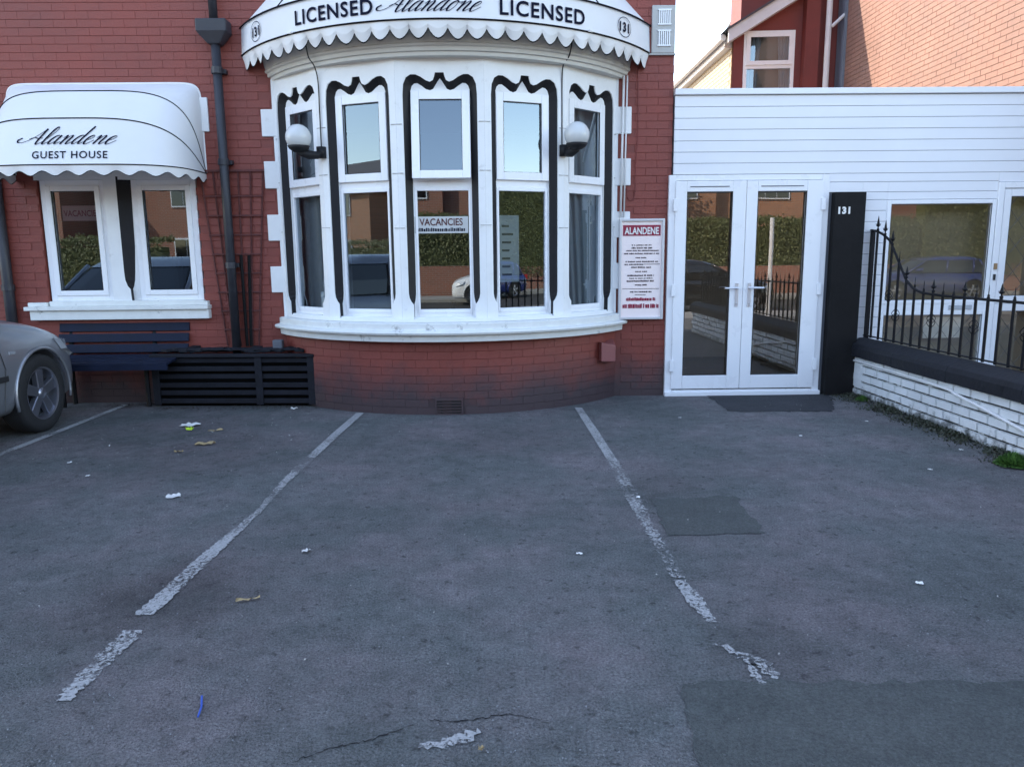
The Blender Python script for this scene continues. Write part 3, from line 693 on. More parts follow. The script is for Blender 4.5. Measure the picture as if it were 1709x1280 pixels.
def on_band(s0, z0, tilt=0):
    return lambda x, y: tuple(Vector(apt(s0+x, z0+y+tilt*x, .004))-off_)
put_text('lettering', 'LICENSED', .166, on_band(-.945, 3.462), m_ink, aw, .0035, 1.12)
put_text('lettering', 'LICENSED', .170, on_band(.925, 3.450), m_ink, aw, .0035, 1.12)
script_text('script_lettering', 'Alandone', .080, on_band(-.035, 3.462), m_ink, aw, 1.5)
for s0 in (-1.96, 1.86):
    put_text('number', '131', .112, on_band(s0, 3.489), m_ink, aw, .004, 1.15)
    f_ = on_band(s0, 3.528); A_ = [f_(.105*math.cos(k*PI/20), .088*math.sin(k*PI/20)) for k in range(40)]; B_ = [f_(.099*math.cos(k*PI/20), .082*math.sin(k*PI/20)) for k in range(40)]
    MB().strip(A_, B_, True).build('oval_ring', m_ink, aw)
# awning arms
ar = MB()
for sx in (-1, 1): ar.tube([(ACX+sx*1.93, YW, 3.42), (ACX+sx*1.3, YW-.75, 3.41)], .01, 6)
bw(ar, 'support_arm', m_conduit, aw)

dw = empty('window_awning', (-3.835, YW, 2.30)); tag(dw, 'white rounded dutch awning lettered GUEST HOUSE over the small left window', 'awning')
HWA = .94
def rib(ang, pr_, nn, n=48):
    out = []; A = R(ang)
    for i in range(n+1):
        th = PI*i/n; cxx = math.cos(th); sn = math.sin(th)
        x = -HWA*abs(cxx)**(2/nn)*(1 if cxx > 0 else -1); wv = abs(sn)**(2/nn)
        out.append(Vector((x, -pr_*math.cos(A)*wv, pr_*math.sin(A)*wv)))
    return out
ribs = [rib(0, .80, 3.6), rib(30, .82, 3.6), rib(63, .80, 4.2), rib(90, .855, 16)]
cn = MB()
for a_, b_ in zip(ribs[:-1], ribs[1:]):
    prev = a_
    for k in range(1, 5):
        t = k/4; cur = []
        for p, q in zip(a_, b_):
            v = p.lerp(q, t); cur.append(v)
        cn.strip(prev, cur); prev = cur
cn.build('canopy', m_fabric, dw, smooth=True)
pp = MB()
for rb_ in ribs[:3]: pp.tube([v+Vector((0, -.002, .002)) for v in rb_], .0055, 6)
pp.build('piping', m_piping, dw)
bx = MB(); bx.tube(ribs[3], .012, 6); bx.build('back_rail', m_conduit, dw)
va = MB(); top = []; bot = []; rows = 8; path = ribs[0]
# walk the front bar by arclength
L_ = [0]
for a_, b_ in zip(path[:-1], path[1:]): L_.append(L_[-1]+(b_-a_).length)
def atlen(l):
    for k in range(len(L_)-1):
        if l <= L_[k+1]+1e-9: return path[k].lerp(path[k+1], (l-L_[k])/(L_[k+1]-L_[k] or 1))
    return path[-1]
NSC = 14
for i in range(NSC*rows+1):
    p = atlen(L_[-1]*i/(NSC*rows)); z = -.048-.044*(.5-.5*math.cos(2*PI*i/rows)); top.append(p); bot.append(p+Vector((.0, .01+.006*math.sin(i/rows*3), z)))
va.strip(top, bot); va.build('valance', m_val, dw, smooth=True)
tr = MB(); tr.strip([p+Vector((0, -.002, .001)) for p in bot], [p+Vector((0, .004, -.005)) for p in bot]); tr.build('hem_trim_shadow', m_piping, dw)
def on_front(x0, t0):
    # surface between the front bar and the lower rib; x measured across, y up the slope
    a0 = Vector((0, -.80, 0)); a1 = Vector((0, -.82*math.cos(R(30)), .82*math.sin(R(30)))); u = (a1-a0).normalized(); nn = Vector((0, -u.z, u.y))
    def f(x, y):
        X = x0+x; wv = (max(0, 1-abs(X/HWA)**3.6))**(1/3.6)
        q = (a0+u*(t0+y)); return (X, q.y*wv-.005*1, q.z*wv+.001)
    return f
script_text('script_lettering', 'Alandene', .080, on_front(.045, .185), m_ink, dw, 1.5)
put_text('lettering', 'GUEST HOUSE', .092, on_front(.035, .058), m_ink, dw, .0012, 1.15)

# ================================================================== WALL FITTINGS
def lamp_(px, py, pz, gx, gy, gz, label):
    o = empty('wall_lamp', (px, py, pz)); tag(o, label, 'lamp', 'globe lamps on the bay pillars')
    g = MB(); r_ = .114; g.lathe([(r_*math.sin(PI*k/16), -r_*math.cos(PI*k/16)) for k in range(17)], 28, (gx-px, gy-py, gz-pz)); g.build('globe', m_globe, o, smooth=True)
    a = MB(); s = 1 if gx > px else -1
    a.tube([(0, 0, -.02), (s*.03, -.05, -.05), ((gx-px)*.55, (gy-py)*.6, gz-pz-.145), (gx-px, gy-py, gz-pz-.125)], [.03, .035, .042, .03], 10)
    a.lathe([(0, -.135), (.05, -.125), (.085, -.10), (.10, -.075), (.0, -.09)], 20, (gx-px, gy-py, gz-pz))
    a.lathe([(0, -.05), (.045, -.05), (.045, .05), (0, .05)], 14, (0, .0, -.02))
    a.build('bracket', m_black, o, smooth=True); return o
pl, prr = chordpt(1), chordpt(4)
lamp_(pl.x, pl.y-.02, 2.44, pl.x-.17, pl.y-.16, 2.535, 'white globe lamp on black arm left of the bay window centre')
lamp_(prr.x, prr.y-.02, 2.44, prr.x+.10, prr.y-.19, 2.535, 'white globe lamp on black arm at the right end of the bay')
def tube_obj(name, path, r_, m_, label, cat, seg=8, smooth=True):
    o = MB().tube(path, r_, seg).build(name, m_, smooth=smooth); return tag(o, label, cat)
tube_obj('cable', catmull([(pl.x-.07, pl.y-.16, 3.42), (pl.x-.055, pl.y-.11, 3.24), (pl.x-.02, pl.y-.045, 3.17), (pl.x+.0, pl.y-.016, 3.05), (pl.x-.0, pl.y-.012, 2.8), (pl.x-.0, pl.y-.012, 2.46)]), .006, m_cable, 'black cable down the pillar beside the left globe lamp', 'cable')
tube_obj('cable', catmull([(prr.x+.07, prr.y-.16, 3.42), (prr.x+.04, prr.y-.11, 3.24), (prr.x-.01, prr.y-.045, 3.17), (prr.x-.02, prr.y-.016, 3.05), (prr.x-.02, prr.y-.012, 2.8), (prr.x-.02, prr.y-.012, 2.46)]), .006, m_cable, 'black cable down the pillar beside the right globe lamp', 'cable')
tube_obj('cable', catmull([(1.39, YW-.016, 3.3), (1.40, YW-.016, 2.7), (1.385, YW-.016, 2.35), (1.375, YW-.016, 2.03), (1.31, YW-.016, 2.03), (1.30, YW-.016, 2.12)]), .004, m_redr, 'thin red painted cable looping down the wall right of the bay', 'cable')
tube_obj('conduit', [(1.25, YW-.045, 3.19), (1.235, YW-.045, 1.84)], .011, m_conduit, 'left one of two thin white pipes right of the bay', 'pipe')
tube_obj('conduit', [(1.285, YW-.04, 3.19), (1.270, YW-.04, 1.84)], .008, m_conduit, 'right one of two thin white pipes right of the bay', 'pipe')

dp = empty('drainpipe', (-2.685, YW-.09, .5)); tag(dp, 'black drainpipe with a hopper head between the two white awnings', 'drainpipe')
p_ = MB(); p_.tube([(0, 0, 0), (0, 0, 3.0)], .043, 14); p_.build('lower_pipe', m_pipe, dp, smooth=True)
p_ = MB(); p_.tube([(0, 0, 3.2), (0, 0, 5.2)], .04, 14); p_.build('upper_pipe', m_pipe, dp, smooth=True)
p_ = MB(); p_.add([(-.15, -.09, 3.2), (.14, -.09, 3.2), (.14, .08, 3.2), (-.15, .08, 3.2), (-.15, -.09, 3.09), (.14, -.09, 3.09), (.14, .08, 3.09), (-.15, .08, 3.09), (-.055, -.05, 2.98), (.055, -.05, 2.98), (.055, .06, 2.98), (-.055, .06, 2.98)],
                  [(0, 1, 2, 3)]+[(i, (i+1) % 4, 4+(i+1) % 4, 4+i) for i in range(4)]+[(4+i, 4+(i+1) % 4, 8+(i+1) % 4, 8+i) for i in range(4)]+[(8, 9, 10, 11)])
p_.build('hopper', m_pipe, dp, bevel=.012)
for z in (.9, 1.9, 2.75, 3.9):
    p_ = MB(); p_.lathe([(.052, -.03), (.052, .03)], 14, (0, 0, z)); p_.box(-.07, .07, .03, .085, z-.02, z+.02); p_.build('clip', m_pipe, dp)
dp2 = empty('drainpipe', (-4.95, YW-.05, 0)); tag(dp2, 'dark pipe at the left edge beside the small window', 'drainpipe')
p_ = MB(); p_.tube([(0, 0, 0), (0, 0, 2.6)], .05, 12); p_.build('pipe', m_pipe, dp2, smooth=True)
p_ = MB(); p_.lathe([(.06, -.03), (.06, .03)], 12, (0, 0, 1.2)); p_.build('clip', m_pipe, dp2)

tl = empty('trellis', (-2.64, YW-.02, .55)); tag(tl, 'brown fan trellis fixed to the red wall behind the drainpipe', 'trellis')
for k in range(6):
    t = k/5; xt = -.31+.62*t; xb_ = -.16+.32*t; s_ = MB(); s_.tube([(xb_, 0, .03), (xt, 0, 1.77)], .009, 4); s_.build('upright', m_trel, tl)
for k in range(9):
    z = .2+k*.19; hw_ = .16+.15*(z-.03)/1.74; s_ = MB(); s_.box(-hw_-.01, hw_+.01, -.016, -.006, z-.007, z+.007)
    if k < 8: s_.build('crosspiece', m_trel, tl)
s_ = MB(); s_.box(-.32, .32, -.016, -.006, 1.765, 1.785); s_.build('crosspiece', m_trel, tl)
for k, (a_, b_) in enumerate((((-.02, -.03), (-.12, -.05)), ((.05, -.03), (.06, -.05)), ((.09, -.03), (.16, -.05)))):
    s_ = MB(); s_.box(a_[0]-.02, a_[0]+.02, -.07, -.05, 0, .02); s_.tube([(a_[0], -.035, .03), (b_[0]*.8, -.035, .95)], .016, 4)
    s_.build('stake', m_blacktim, tl)

# menu sign
sg = empty('wall_sign', (1.45, YW-.05, .81)); tag(sg, 'tall white and maroon notice board fixed beside the glass doors', 'sign')
f_ = frame_mb(-.228, .228, 0, 1.01, .024, -.035, .03); f_.build('frame', m_silverfr, sg, bevel=.004)
f_ = MB(); f_.box(-.205, .205, -.012, .02, .022, .988); f_.build('panel', m_signw, sg)
f_ = MB(); f_.box(-.190, .190, -.0155, -.0125, .842, .948); f_.build('title_block', m_signred, sg)
put_text('lettering', 'ALANDENE', .096, lambda x, y: (x*.70, -.0185, y+.858), m_cards, sg, .0025)
pr1 = MB(); rr_ = random.Random(11)
def textline(mb, z, h, x0, x1, gap=.35, word=True):
    x = x0
    while x < x1:
        wd = rr_.uniform(.006, .02); mb.box(x, min(x+wd, x1), -.0155, -.0130, z-rr_.uniform(0, .002), z+h*rr_.uniform(.75, 1)); x += wd+rr_.choice((.003, .003, .004, .011))
for z, h, x0, x1 in ((.745, .010, -.10, .10), (.715, .014, -.10, .11), (.69, .011, -.155, .175), (.66, .012, -.175, .18), (.62, .010, -.06, .06), (.58, .011, -.16, .17), (.552, .011, -.17, .02), (.522, .013, -.10, .10), (.48, .010, -.06, .06), (.44, .013, -.14, .13), (.413, .009, -.12, .12), (.383, .014, -.145, .13), (.345, .012, -.06, .06), (.275, .012, -.11, .11), (.248, .006, -.06, .05)):
    textline(pr1, z, h, x0, x1)
pr1.box(.02, .19, -.0155, -.013, .556, .561); pr1.box(-.19, .185, -.0155, -.013, .309, .313)
pr1.build('small_print', m_signink, sg)
pr2 = MB(); textline(pr2, .19, .033, -.15, .15); textline(pr2, .115, .045, -.185, .185, .2); pr2.build('phone_print', m_signred, sg)

# ================================================================== BENCH AND PLANTER
bn = empty('bench', (-3.80, 7.48, 0)); tag(bn, 'navy slatted bench below the small window behind the silver car', 'bench')
for k in range(3):
    s_ = MB(); s_.box(-.70, .62, -.012, .012, -.043, .043); s_.build('back_slat', m_bench, bn, loc=(0, .19+.035*k, .83-.105*(2-k)-.045), rot=(R(-14), 0, 0), bevel=.004)
for k in range(4):
    s_ = MB(); s_.box(-.68, .58, -.042, .042, -.012, .012); s_.build('seat_slat', m_bench, bn, loc=(0, .10-.095*k, .47+.012*(3-k)), rot=(R(5), 0, 0), bevel=.004)
s_ = MB(); s_.box(-.68, .58, -.012, .012, -.03, .03); s_.build('front_rail', m_bench, bn, loc=(0, -.245, .44))
for sx in (-.60, .25):
    s_ = MB(); s_.tube([(sx, .02, 0), (sx, .02, .44)], .022, 6); s_.tube([(sx, .22, 0), (sx, .22, .45), (sx, .30, .82)], .022, 6); s_.tube([(sx, -.22, .44), (sx, .17, .45)], .02, 6); s_.build('leg_frame', m_iron, bn)

pn = empty('planter', (-2.66, 7.50, 0), R(-3.5)); tag(pn, 'low black slatted wooden planter standing beside the bay', 'planter')
b_ = MB(); b_.box(-.78, .76, -.03, .17, .0, .47); b_.build('lining', m_blackhole, pn)
for k in range(6):
    zc = .055+k*.082
    s_ = MB(); s_.box(-.80, .80, -.062, -.036, zc-.0235, zc+.0235); s_.build('slat', m_planter, pn, bevel=.004, rot=(R(random.uniform(-4, 4)), 0, 0))
for sx in (-.79, .26, .79):
    s_ = MB(); s_.box(sx-.035, sx+.035, -.074, -.059, .02, .50); s_.build('batten', m_planter, pn, bevel=.003)
s_ = MB(); s_.box(-.83, .83, -.09, .0, .50, .53); s_.build('top_rail', m_planter, pn, bevel=.006)
for k in range(22):
    s_ = MB(); s_.tube([(random.uniform(-.75, .65), random.uniform(-.02, .18), .54), (random.uniform(-.75, .7), random.uniform(-.02, .18), .57), (random.uniform(-.75, .7), random.uniform(0, .2), .555)], .009, 5); s_.build('twig', m_planter, pn)
for k in range(9):
    s_ = MB(); s_.box(-.045, .045, -.12, .11, -.012, .012); s_.build('top_slat', m_planter, pn, loc=(-.66+.165*k, .10, .55+random.uniform(0, .02)), rot=(random.uniform(-.1, .1), random.uniform(-.08, .08), random.uniform(-.6, .2)), bevel=.003)
rk = empty('broken_block', (-2.25, 7.62, .55)); tag(rk, 'grey lump of stone resting on the right part of the planter', 'stone')
b_ = MB(); b_.box(-.05, .05, -.04, .04, 0, .10); b_.build('stone', m_gap, rk, bevel=.012)

# ================================================================== ENTRANCE EXTENSION
YE = 7.72
ex = empty('entrance_extension', (3.5, YE, 0)); tag(ex, 'flat roofed white clad porch with double glass doors beside the red house', 'building')
back = MB()
x_end = 9.6
for a, b, z0, z1 in [(1.76, x_end, 2.26, 3.02), (3.34, 3.95, 0, 2.26), (3.95, 5.07, 1.985, 2.26), (3.95, 5.07, 0, .24), (6.4, x_end, 0, 2.26), (5.07, 6.4, 2.15, 2.26), (5.07, 6.4, 0, .1)]:
    back.box(a, b, YE+.012, YE+.10, z0, z1)
bw(back, 'wall', m_gap, ex)
def board(x0, x1, z0, z1):
    b_ = MB(); b_.box(x0, x1, YE, YE+.014, z0+.0016, z1-.0016); b_.add([(x0, YE, z1-.012), (x1, YE, z1-.012), (x1, YE+.006, z1-.0016), (x0, YE+.006, z1-.0016)], [(0, 1, 2, 3)])
    bw(b_, 'cladding_board', m_clad, ex, bevel=.0035)
zt = 3.005; 
for k in range(7):
    board(1.762, x_end, zt-.108, zt); zt -= .108
# zt = 2.249
board(3.345, 5.07, zt-.085, zt); zz = zt-.085
board(3.69, 3.95, zz-.10, zz); board(3.95, 5.07, zz-.10, zz); zz -= .10
board(3.345, 3.69, 2.064, 2.164)
board(3.69, 3.95, 1.988, zz); board(3.95, 5.07, 1.988, zz); board(5.07, x_end, 2.153, 2.249)
zz = 1.988
while zz > .15:
    board(3.69, 3.95, zz-.108, zz); zz -= .108
fa = MB(); fa.box(1.757, x_end, YE-.03, YE+.05, 3.008, 3.065); bw(fa, 'roof_trim', m_clad, ex, bevel=.006)
rf = MB(); rf.box(1.757, x_end, YE+.05, 11.5, 3.0, 3.05); bw(rf, 'roof', m_pave, ex)
il = MB(); il.quad((1.76, 10.5, 0), (x_end, 10.5, 0), (x_end, 10.5, 2.9), (1.76, 10.5, 2.9)); il.quad((1.762, YE+.1, 0), (1.762, 10.5, 0), (1.762, 10.5, 2.9), (1.762, YE+.1, 2.9)); il.quad((1.76, YE+.1, 2.9), (x_end, YE+.1, 2.9), (x_end, 10.5, 2.9), (1.76, 10.5, 2.9))
il.quad((3.6, YE+.1, 0), (3.6, 10.5, 0), (3.6, 10.5, 2.9), (3.6, YE+.1, 2.9)); il.quad((x_end, YE+.1, 0), (x_end, 10.5, 0), (x_end, 10.5, 2.9), (x_end, YE+.1, 2.9))
bw(il, 'room_lining', m_int, ex)
fl = MB(); fl.box(1.77, x_end, YE+.1, 10.5, .004, .03); bw(fl, 'room_floor', m_floor, ex)
# blind-like pale lining close behind the porch window
pb = MB(); pb.quad((3.75, 7.98, 0), (x_end, 7.98, 0), (x_end, 7.98, 2.9), (3.75, 7.98, 2.9)); bw(pb, 'inner_partition', mat('beige_blind', (.46, .40, .31), .8, var=.12, vscale=1.5), ex)
# door set
df = frame_mb(1.72, 3.345, .0, 2.245, .075, YE-.012, YE+.07, .055, .06); df.box(1.715, 3.35, YE-.05, YE+.02, .0, .045)
dfo = bw(df, 'door_frame', m_upvc, ex, bevel=.005)
exl = ex.location
def leaf(x0, x1, g0, g1, hx, sgn):
    l = MB(); zb, zt_ = .075, 2.185
    l.box(x0, g0, YE-.03, YE+.04, zb, zt_); l.box(g1, x1, YE-.03, YE+.04, zb, zt_); l.box(g0, g1, YE-.029, YE+.04, zb, .215); l.box(g0, g1, YE-.029, YE+.04, 2.08, zt_)
    d = bw(l, 'door', m_upvc, ex, bevel=.005)
    o = gmesh(g0-.005, g1+.005, .21, 2.085, YE+.01); o.v = [(v[0]-exl.x, v[1]-exl.y, v[2]) for v in o.v]; pn_ = o.build('pane', m_glassd, d)
    gk = frame_mb(g0, g1, .215, 2.08, .009, YE-.024, YE-.005); gk.v = [(v[0]-exl.x, v[1]-exl.y, v[2]) for v in gk.v]; gk.build('gasket', m_gasket, d)
    h = MB(); h.box(hx-.017, hx+.017, YE-.042, YE-.030, .93, 1.17); h.tube([(hx, YE-.035, 1.12), (hx, YE-.085, 1.12), (hx+sgn*.03, YE-.09, 1.12), (hx+sgn*.135, YE-.088, 1.118)], .0105, 8); h.lathe([(0, -.012), (.009, -.012), (.009, .0), (0, 0)], 10, (hx, YE-.043, .97))
    h.v = [(v[0]-exl.x, v[1]-exl.y, v[2]) for v in h.v]; h.build('handle', m_handle, d, bevel=.002)
    s_ = MB(); s_.box(g0+.03, g1-.04, YE-.034, YE-.0295, 2.125, 2.133); s_.v = [(v[0]-exl.x, v[1]-exl.y, v[2]) for v in s_.v]; s_.build('trickle_vent', m_gap, d)
    ex_ = x0 if sgn < 0 else x1
    for z in (.32, 1.1, 1.95):
        hg = MB(); hg.box(ex_-.022-exl.x, ex_+.022-exl.x, YE-.047-exl.y, YE-.031-exl.y, z-.06, z+.06); hg.build('hinge', m_upvc, d, bevel=.003)
leaf(1.785, 2.4995, 1.90, 2.365, 2.435, -1)
leaf(2.5035, 3.28, 2.615, 3.115, 2.565, 1)
# black post with number
bp_ = MB(); bp_.box(3.375, 3.682, YE-.10, YE-.001, 0, 2.06); pst = bw(bp_, 'black_post', m_blacktim, ex, bevel=.004)
o = put_text('number', '131', .088, lambda x, y: (x+3.487-exl.x-.022, YE-.104-exl.y, y+1.850), m_cards, pst, .005, 1.15)
# porch windows
def pwin(name, x0, x1, z0, z1, b, parent=ex, lattice=False):
    f_ = frame_mb(x0, x1, z0, z1, b, YE-.012, YE+.06); wn = bw(f_, name, m_upvc, parent, bevel=.005)
    g = gmesh(x0+b-.004, x1-b+.004, z0+b-.004, z1-b+.004, YE+.02); g.v = [(v[0]-exl.x, v[1]-exl.y, v[2]) for v in g.v]; g.build('pane', m_glassw, wn)
    gk = frame_mb(x0+b, x1-b, z0+b, z1-b, .005, YE-.006, YE+.005); gk.v = [(v[0]-exl.x, v[1]-exl.y, v[2]) for v in gk.v]; gk.build('gasket', m_gap, wn)
    if lattice:
        la = MB(); X0, X1, Z0, Z1 = x0+b, x1-b, z0+b, z1-b; st_ = .26
        for sg_ in (1, -1):
            c = -3.0
            while c < 4:
                pts = []
                # z = Z0 + sg*(x-X0)*1.25 + c
                for X in (X0, X1):
                    z = Z0+sg_*(X-X0)*1.25+c
                    pts.append((X, z))
                (xa_, za), (xb_, zb) = pts
                k = (zb-za)/(xb_-xa_)
                def clipz(x, z):
                    if z < Z0: return (x+(Z0-z)/k, Z0)
                    if z > Z1: return (x+(Z1-z)/k, Z1)
                    return (x, z)
                p1, p2 = clipz(xa_, za), clipz(xb_, zb)
                if X0-.001 <= p1[0] <= X1+.001 and X0-.001 <= p2[0] <= X1+.001 and abs(p1[0]-p2[0]) > .02:
                    la.tube([(p1[0], YE+.016, p1[1]), (p2[0], YE+.016, p2[1])], .0022, 4)
                c += st_
        if la.v:
            la.v = [(v[0]-exl.x, v[1]-exl.y, v[2]) for v in la.v]; la.build('lead_lattice', m_lead, wn)
    return wn
pwin('window', 3.945, 5.065, .93, 1.985, .042)
pwin('window', 3.945, 5.065, .245, .86, .042, lattice=True)
tm = MB(); tm.box(3.945, 5.065, YE-.008, YE+.05, .86, .93); bw(tm, 'transom', m_upvc, ex)
lb = MB(); lb.box(4.66, 4.90, YE-.020, YE-.009, .872, .918); bw(lb, 'letter_plate', mat('grey_plate', (.42, .44, .46), .4), ex, bevel=.003)
pd = frame_mb(5.07, 6.4, .06, 2.15, .06, YE-.02, YE+.06); bw(pd, 'door_frame', m_upvc, ex, bevel=.005)
pwin('door', 5.135, 6.335, .93, 2.085, .075, lattice=True); pwin('door', 5.135, 6.335, .10, .925, .075, lattice=True)
lk = MB(); lk.box(5.085, 5.115, YE-.034, YE-.021, 1.28, 1.34); bw(lk, 'lock_plate', mat('brass_lock', (.35, .22, .12), .4, metal=.5), ex)
lk = MB(); lk.box(5.088, 5.108, YE-.034, YE-.021, 1.17, 1.23); bw(lk, 'lock_plate', m_gasket, ex)
ppr = MB(); ppr.box(4.45, 4.86, YE+.055, YE+.058, .57, .79); o = ppr.build('paper_notice', m_cards); tag(o, 'plain white sheet behind the low latticed porch window', 'notice')
# dark door mat strip is a tar patch (setting)

# ================================================================== BOUNDARY WALL, RAILINGS
XB = 3.68
bwl = empty('boundary_wall', (XB+.12, 5, 0)); tag(bwl, 'low white painted brick wall with black coping on the right', 'wall')
cor = MB(); cor.box(XB+.016, XB+.22, 1.2, 7.70, 0, .42); bw(cor, 'core', m_wjoint, bwl)
bw_me, bv, bf = brick_mesh('brick', .2155, .0705, .024, .005, m_brickwhite)
rw = random.Random(9); bcount = 0
for c in range(5):
    y = 7.60-(.1125 if c % 2 else 0); zc = .042+.0815*c
    while y > 1.3:
        inst(bw_me, 'brick', bwl, Vector((XB+.016+rw.uniform(-.004, .003), y, zc+rw.uniform(-.0018, .0018)))-bwl.location, (rw.uniform(-.012, .012), rw.uniform(-.008, .008), R(-90)+rw.uniform(-.012, .012)), (rw.uniform(.975, 1.0), 1, rw.uniform(.95, 1.0))); y -= .225
ep = MB(); ep.box(XB-.008, XB+.2, 7.47, 7.712, .10, .405); bw(ep, 'rendered_end', m_brickwhite, bwl, bevel=.01)
yy = 7.70; kx = 0
while yy > 1.3:
    L_c = .86 + rw.uniform(-.04, .04)
    cp = MB(); a0, a1 = max(yy-L_c+.004, 1.2), yy; z0_ = .412-.006*(kx % 2)
    prof = [(XB-.05, z0_), (XB+.28, z0_), (XB+.28, .50), (XB+.24, .555), (XB+.115, .595), (XB+.06, .592), (XB-.035, .54), (XB-.05, .50)]
    n_ = len(prof); cp.add([(x, a1, z) for x, z in prof]+[(x, a0, z) for x, z in prof], [(i, (i+1) % n_, n_+(i+1) % n_, n_+i) for i in range(n_)]+[tuple(range(n_)), tuple(range(n_, 2*n_))[::-1]])
    bw(cp, 'coping_stone', m_coping, bwl, bevel=.006); yy -= L_c; kx += 1
# white pipe along the wall
wp = tube_obj('wall_pipe', catmull([(XB-.01, 7.66, .33), (XB-.014, 7.60, .365), (XB-.016, 6.7, .362), (XB-.018, 6.0, .352), (XB-.022, 5.85, .33), (XB-.022, 5.5, .285), (XB-.02, 5.0, .21), (XB-.02, 4.6, .13)]), .0125, m_conduit, 'thin white plastic pipe running along the low brick wall', 'pipe')

rl = empty('iron_railings', (XB+.12, 5, .6)); tag(rl, 'black wrought iron railings with spear tips on top of the low white wall', 'railings')
rloc = rl.location
def rtop(y):
    pts = [(7.9, 1.685), (7.70, 1.685), (7.58, 1.668), (7.46, 1.633), (7.33, 1.573), (7.23, 1.469), (7.10, 1.328), (6.98, 1.20), (6.85, 1.13), (6.69, 1.098), (6.4, 1.09), (1.0, 1.075)]
    for a_, b_ in zip(pts[:-1], pts[1:]):
        if a_[0] >= y >= b_[0]: return a_[1]+(b_[1]-a_[1])*(a_[0]-y)/(a_[0]-b_[0])
    return 1.08
YY = [7.74]+[7.70-.03*k for k in range(38)]+[6.4, 5, 3, 1.3]
t_ = MB(); t_.tube([(XB+.12, y, rtop(y)) for y in YY], .012, 6); bw(t_, 'top_rail', m_iron, rl)
t_ = MB(); t_.box(XB+.107, XB+.133, 1.3, 7.73, .612, .622); bw(t_, 'bottom_rail', m_iron, rl)
t_ = MB(); t_.box(XB+.105, XB+.14, 7.66, 7.70, .58, 1.69); bw(t_, 'end_post', m_iron, rl)
fin = MB(); fin.lathe([(0, 0), (.012, .0), (.014, .012), (.006, .02), (.006, .03), (.017, .045), (.012, .06), (.004, .10), (0, .115)], 8)
for a_ in (0, PI/2, PI, PI*1.5): fin.tube([(0, 0, .03), (.02*math.cos(a_), .02*math.sin(a_), .04), (.024*math.cos(a_), .024*math.sin(a_), .055)], .0025, 4)
fme = fin.mesh('finial'); fme.materials.append(m_iron)
spk = MB(); spk.lathe([(0, 0), (.010, 0), (.010, .02), (.004, .03), (.0035, .08), (0, .10)], 6); sme = spk.mesh('finial'); sme.materials.append(m_iron)
bar = MB(); bar.tube([(0, 0, 0), (0, 0, 1)], .0118, 6); bme = bar.mesh('bar'); bme.materials.append(m_iron)
bsk = MB()
for a0 in range(4):
    path = []
    for k in range(13):
        t = k/12; a_ = a0*PI/2+t*PI*1.2; rr2 = .032*math.sin(PI*t)**.8+.004; path.append((rr2*math.cos(a_), rr2*math.sin(a_), t*.13))
    bsk.tube(path, .0032, 5)
bkm = bsk.mesh('basket_twist'); bkm.materials.append(m_iron)
y = 7.58; k = 0
while y > 1.35:
    zt_ = rtop(y)
    inst(bme, 'bar', rl, Vector((XB+.12, y, .60))-rloc, (0, 0, 0), (1, 1, zt_-.60+(.02 if k > 5 else 0)))
    if k < 3: inst(fme, 'finial', rl, Vector((XB+.12, y, zt_+.005))-rloc, (0, 0, 0), (1, 1, 1.35))
    elif k % 3 == 1: inst(fme, 'finial', rl, Vector((XB+.12, y, zt_+.02))-rloc)
    else: inst(sme, 'finial', rl, Vector((XB+.12, y, zt_+.015))-rloc)
    if k % 4 == 3 or k == 2: inst(bkm, 'basket_twist', rl, Vector((XB+.12, y, .80 if k != 2 else .98))-rloc)
    y -= .15; k += 1

# moss, grit and the weed
ms = MB(); rm = random.Random(21)
for k in range(6500):
    y = rm.uniform(4.9, 7.68); spread = .065+.06*noise.noise(Vector((y*2.3, 0, 0)))+(.05 if y > 6.6 else .02)
    x = XB-abs(rm.gauss(0, spread)); dens = noise.noise(Vector((y*3, x*3, 5)))
    if dens < -.12 and rm.random() < .8: continue
    r_ = rm.uniform(.004, .012); z = max(0, rm.uniform(0, .035)*(1-(XB-x)/.2)); a_ = rm.uniform(0, 6.28); t = Vector((math.cos(a_)*r_, math.sin(a_)*r_, rm.uniform(0, r_))); b2 = Vector((-math.sin(a_)*r_*.6, math.cos(a_)*r_*.6, rm.uniform(0, r_)))
    p = Vector((x, y, z+.006)); ms.add([p-t, p+b2, p+t, p-b2], [(0, 1, 2, 3)])
o = ms.build('moss', m_moss); tag(o, 'dark moss and grit along the foot of the low white wall', 'moss', kind='stuff')
def weed(cx_, cy_, rad, n, name, label, seed, m_=None):
    mbw = MB(); r2 = random.Random(seed)
    for k in range(n):
        a_ = r2.uniform(0, 6.28); rr = rad*math.sqrt(r2.random()); hh = (1-(rr/rad)**2)*rad*.75*r2.uniform(.4, 1.1)
        base_ = Vector((cx_+rr*math.cos(a_)*.5, cy_+rr*math.sin(a_)*.5, 0)); tip = Vector((cx_+rr*math.cos(a_), cy_+rr*math.sin(a_), hh+.01))
        d = (tip-base_); s_ = Vector((-math.sin(a_), math.cos(a_), 0))*r2.uniform(.005, .011); q = base_.lerp(tip, .6)+Vector((0, 0, .01))
        mbw.add([base_.lerp(tip, .2), q+s_, tip, q-s_], [(0, 1, 2, 3)])
    o_ = mbw.build('leaves', m_ or m_weed); root = empty(name, (cx_, cy_, 0)); tag(root, label, 'plant'); o_.parent = root; o_.matrix_parent_inverse = Matrix.Translation(root.location).inverted()
    return root
weed(3.52, 4.93, .125, 900, 'weed', 'bright green weed tuft at the foot of the white wall', 4)
weed(XB-.07, 7.28, .075, 240, 'weed', 'dark low weed in the corner where the white wall begins', 5)

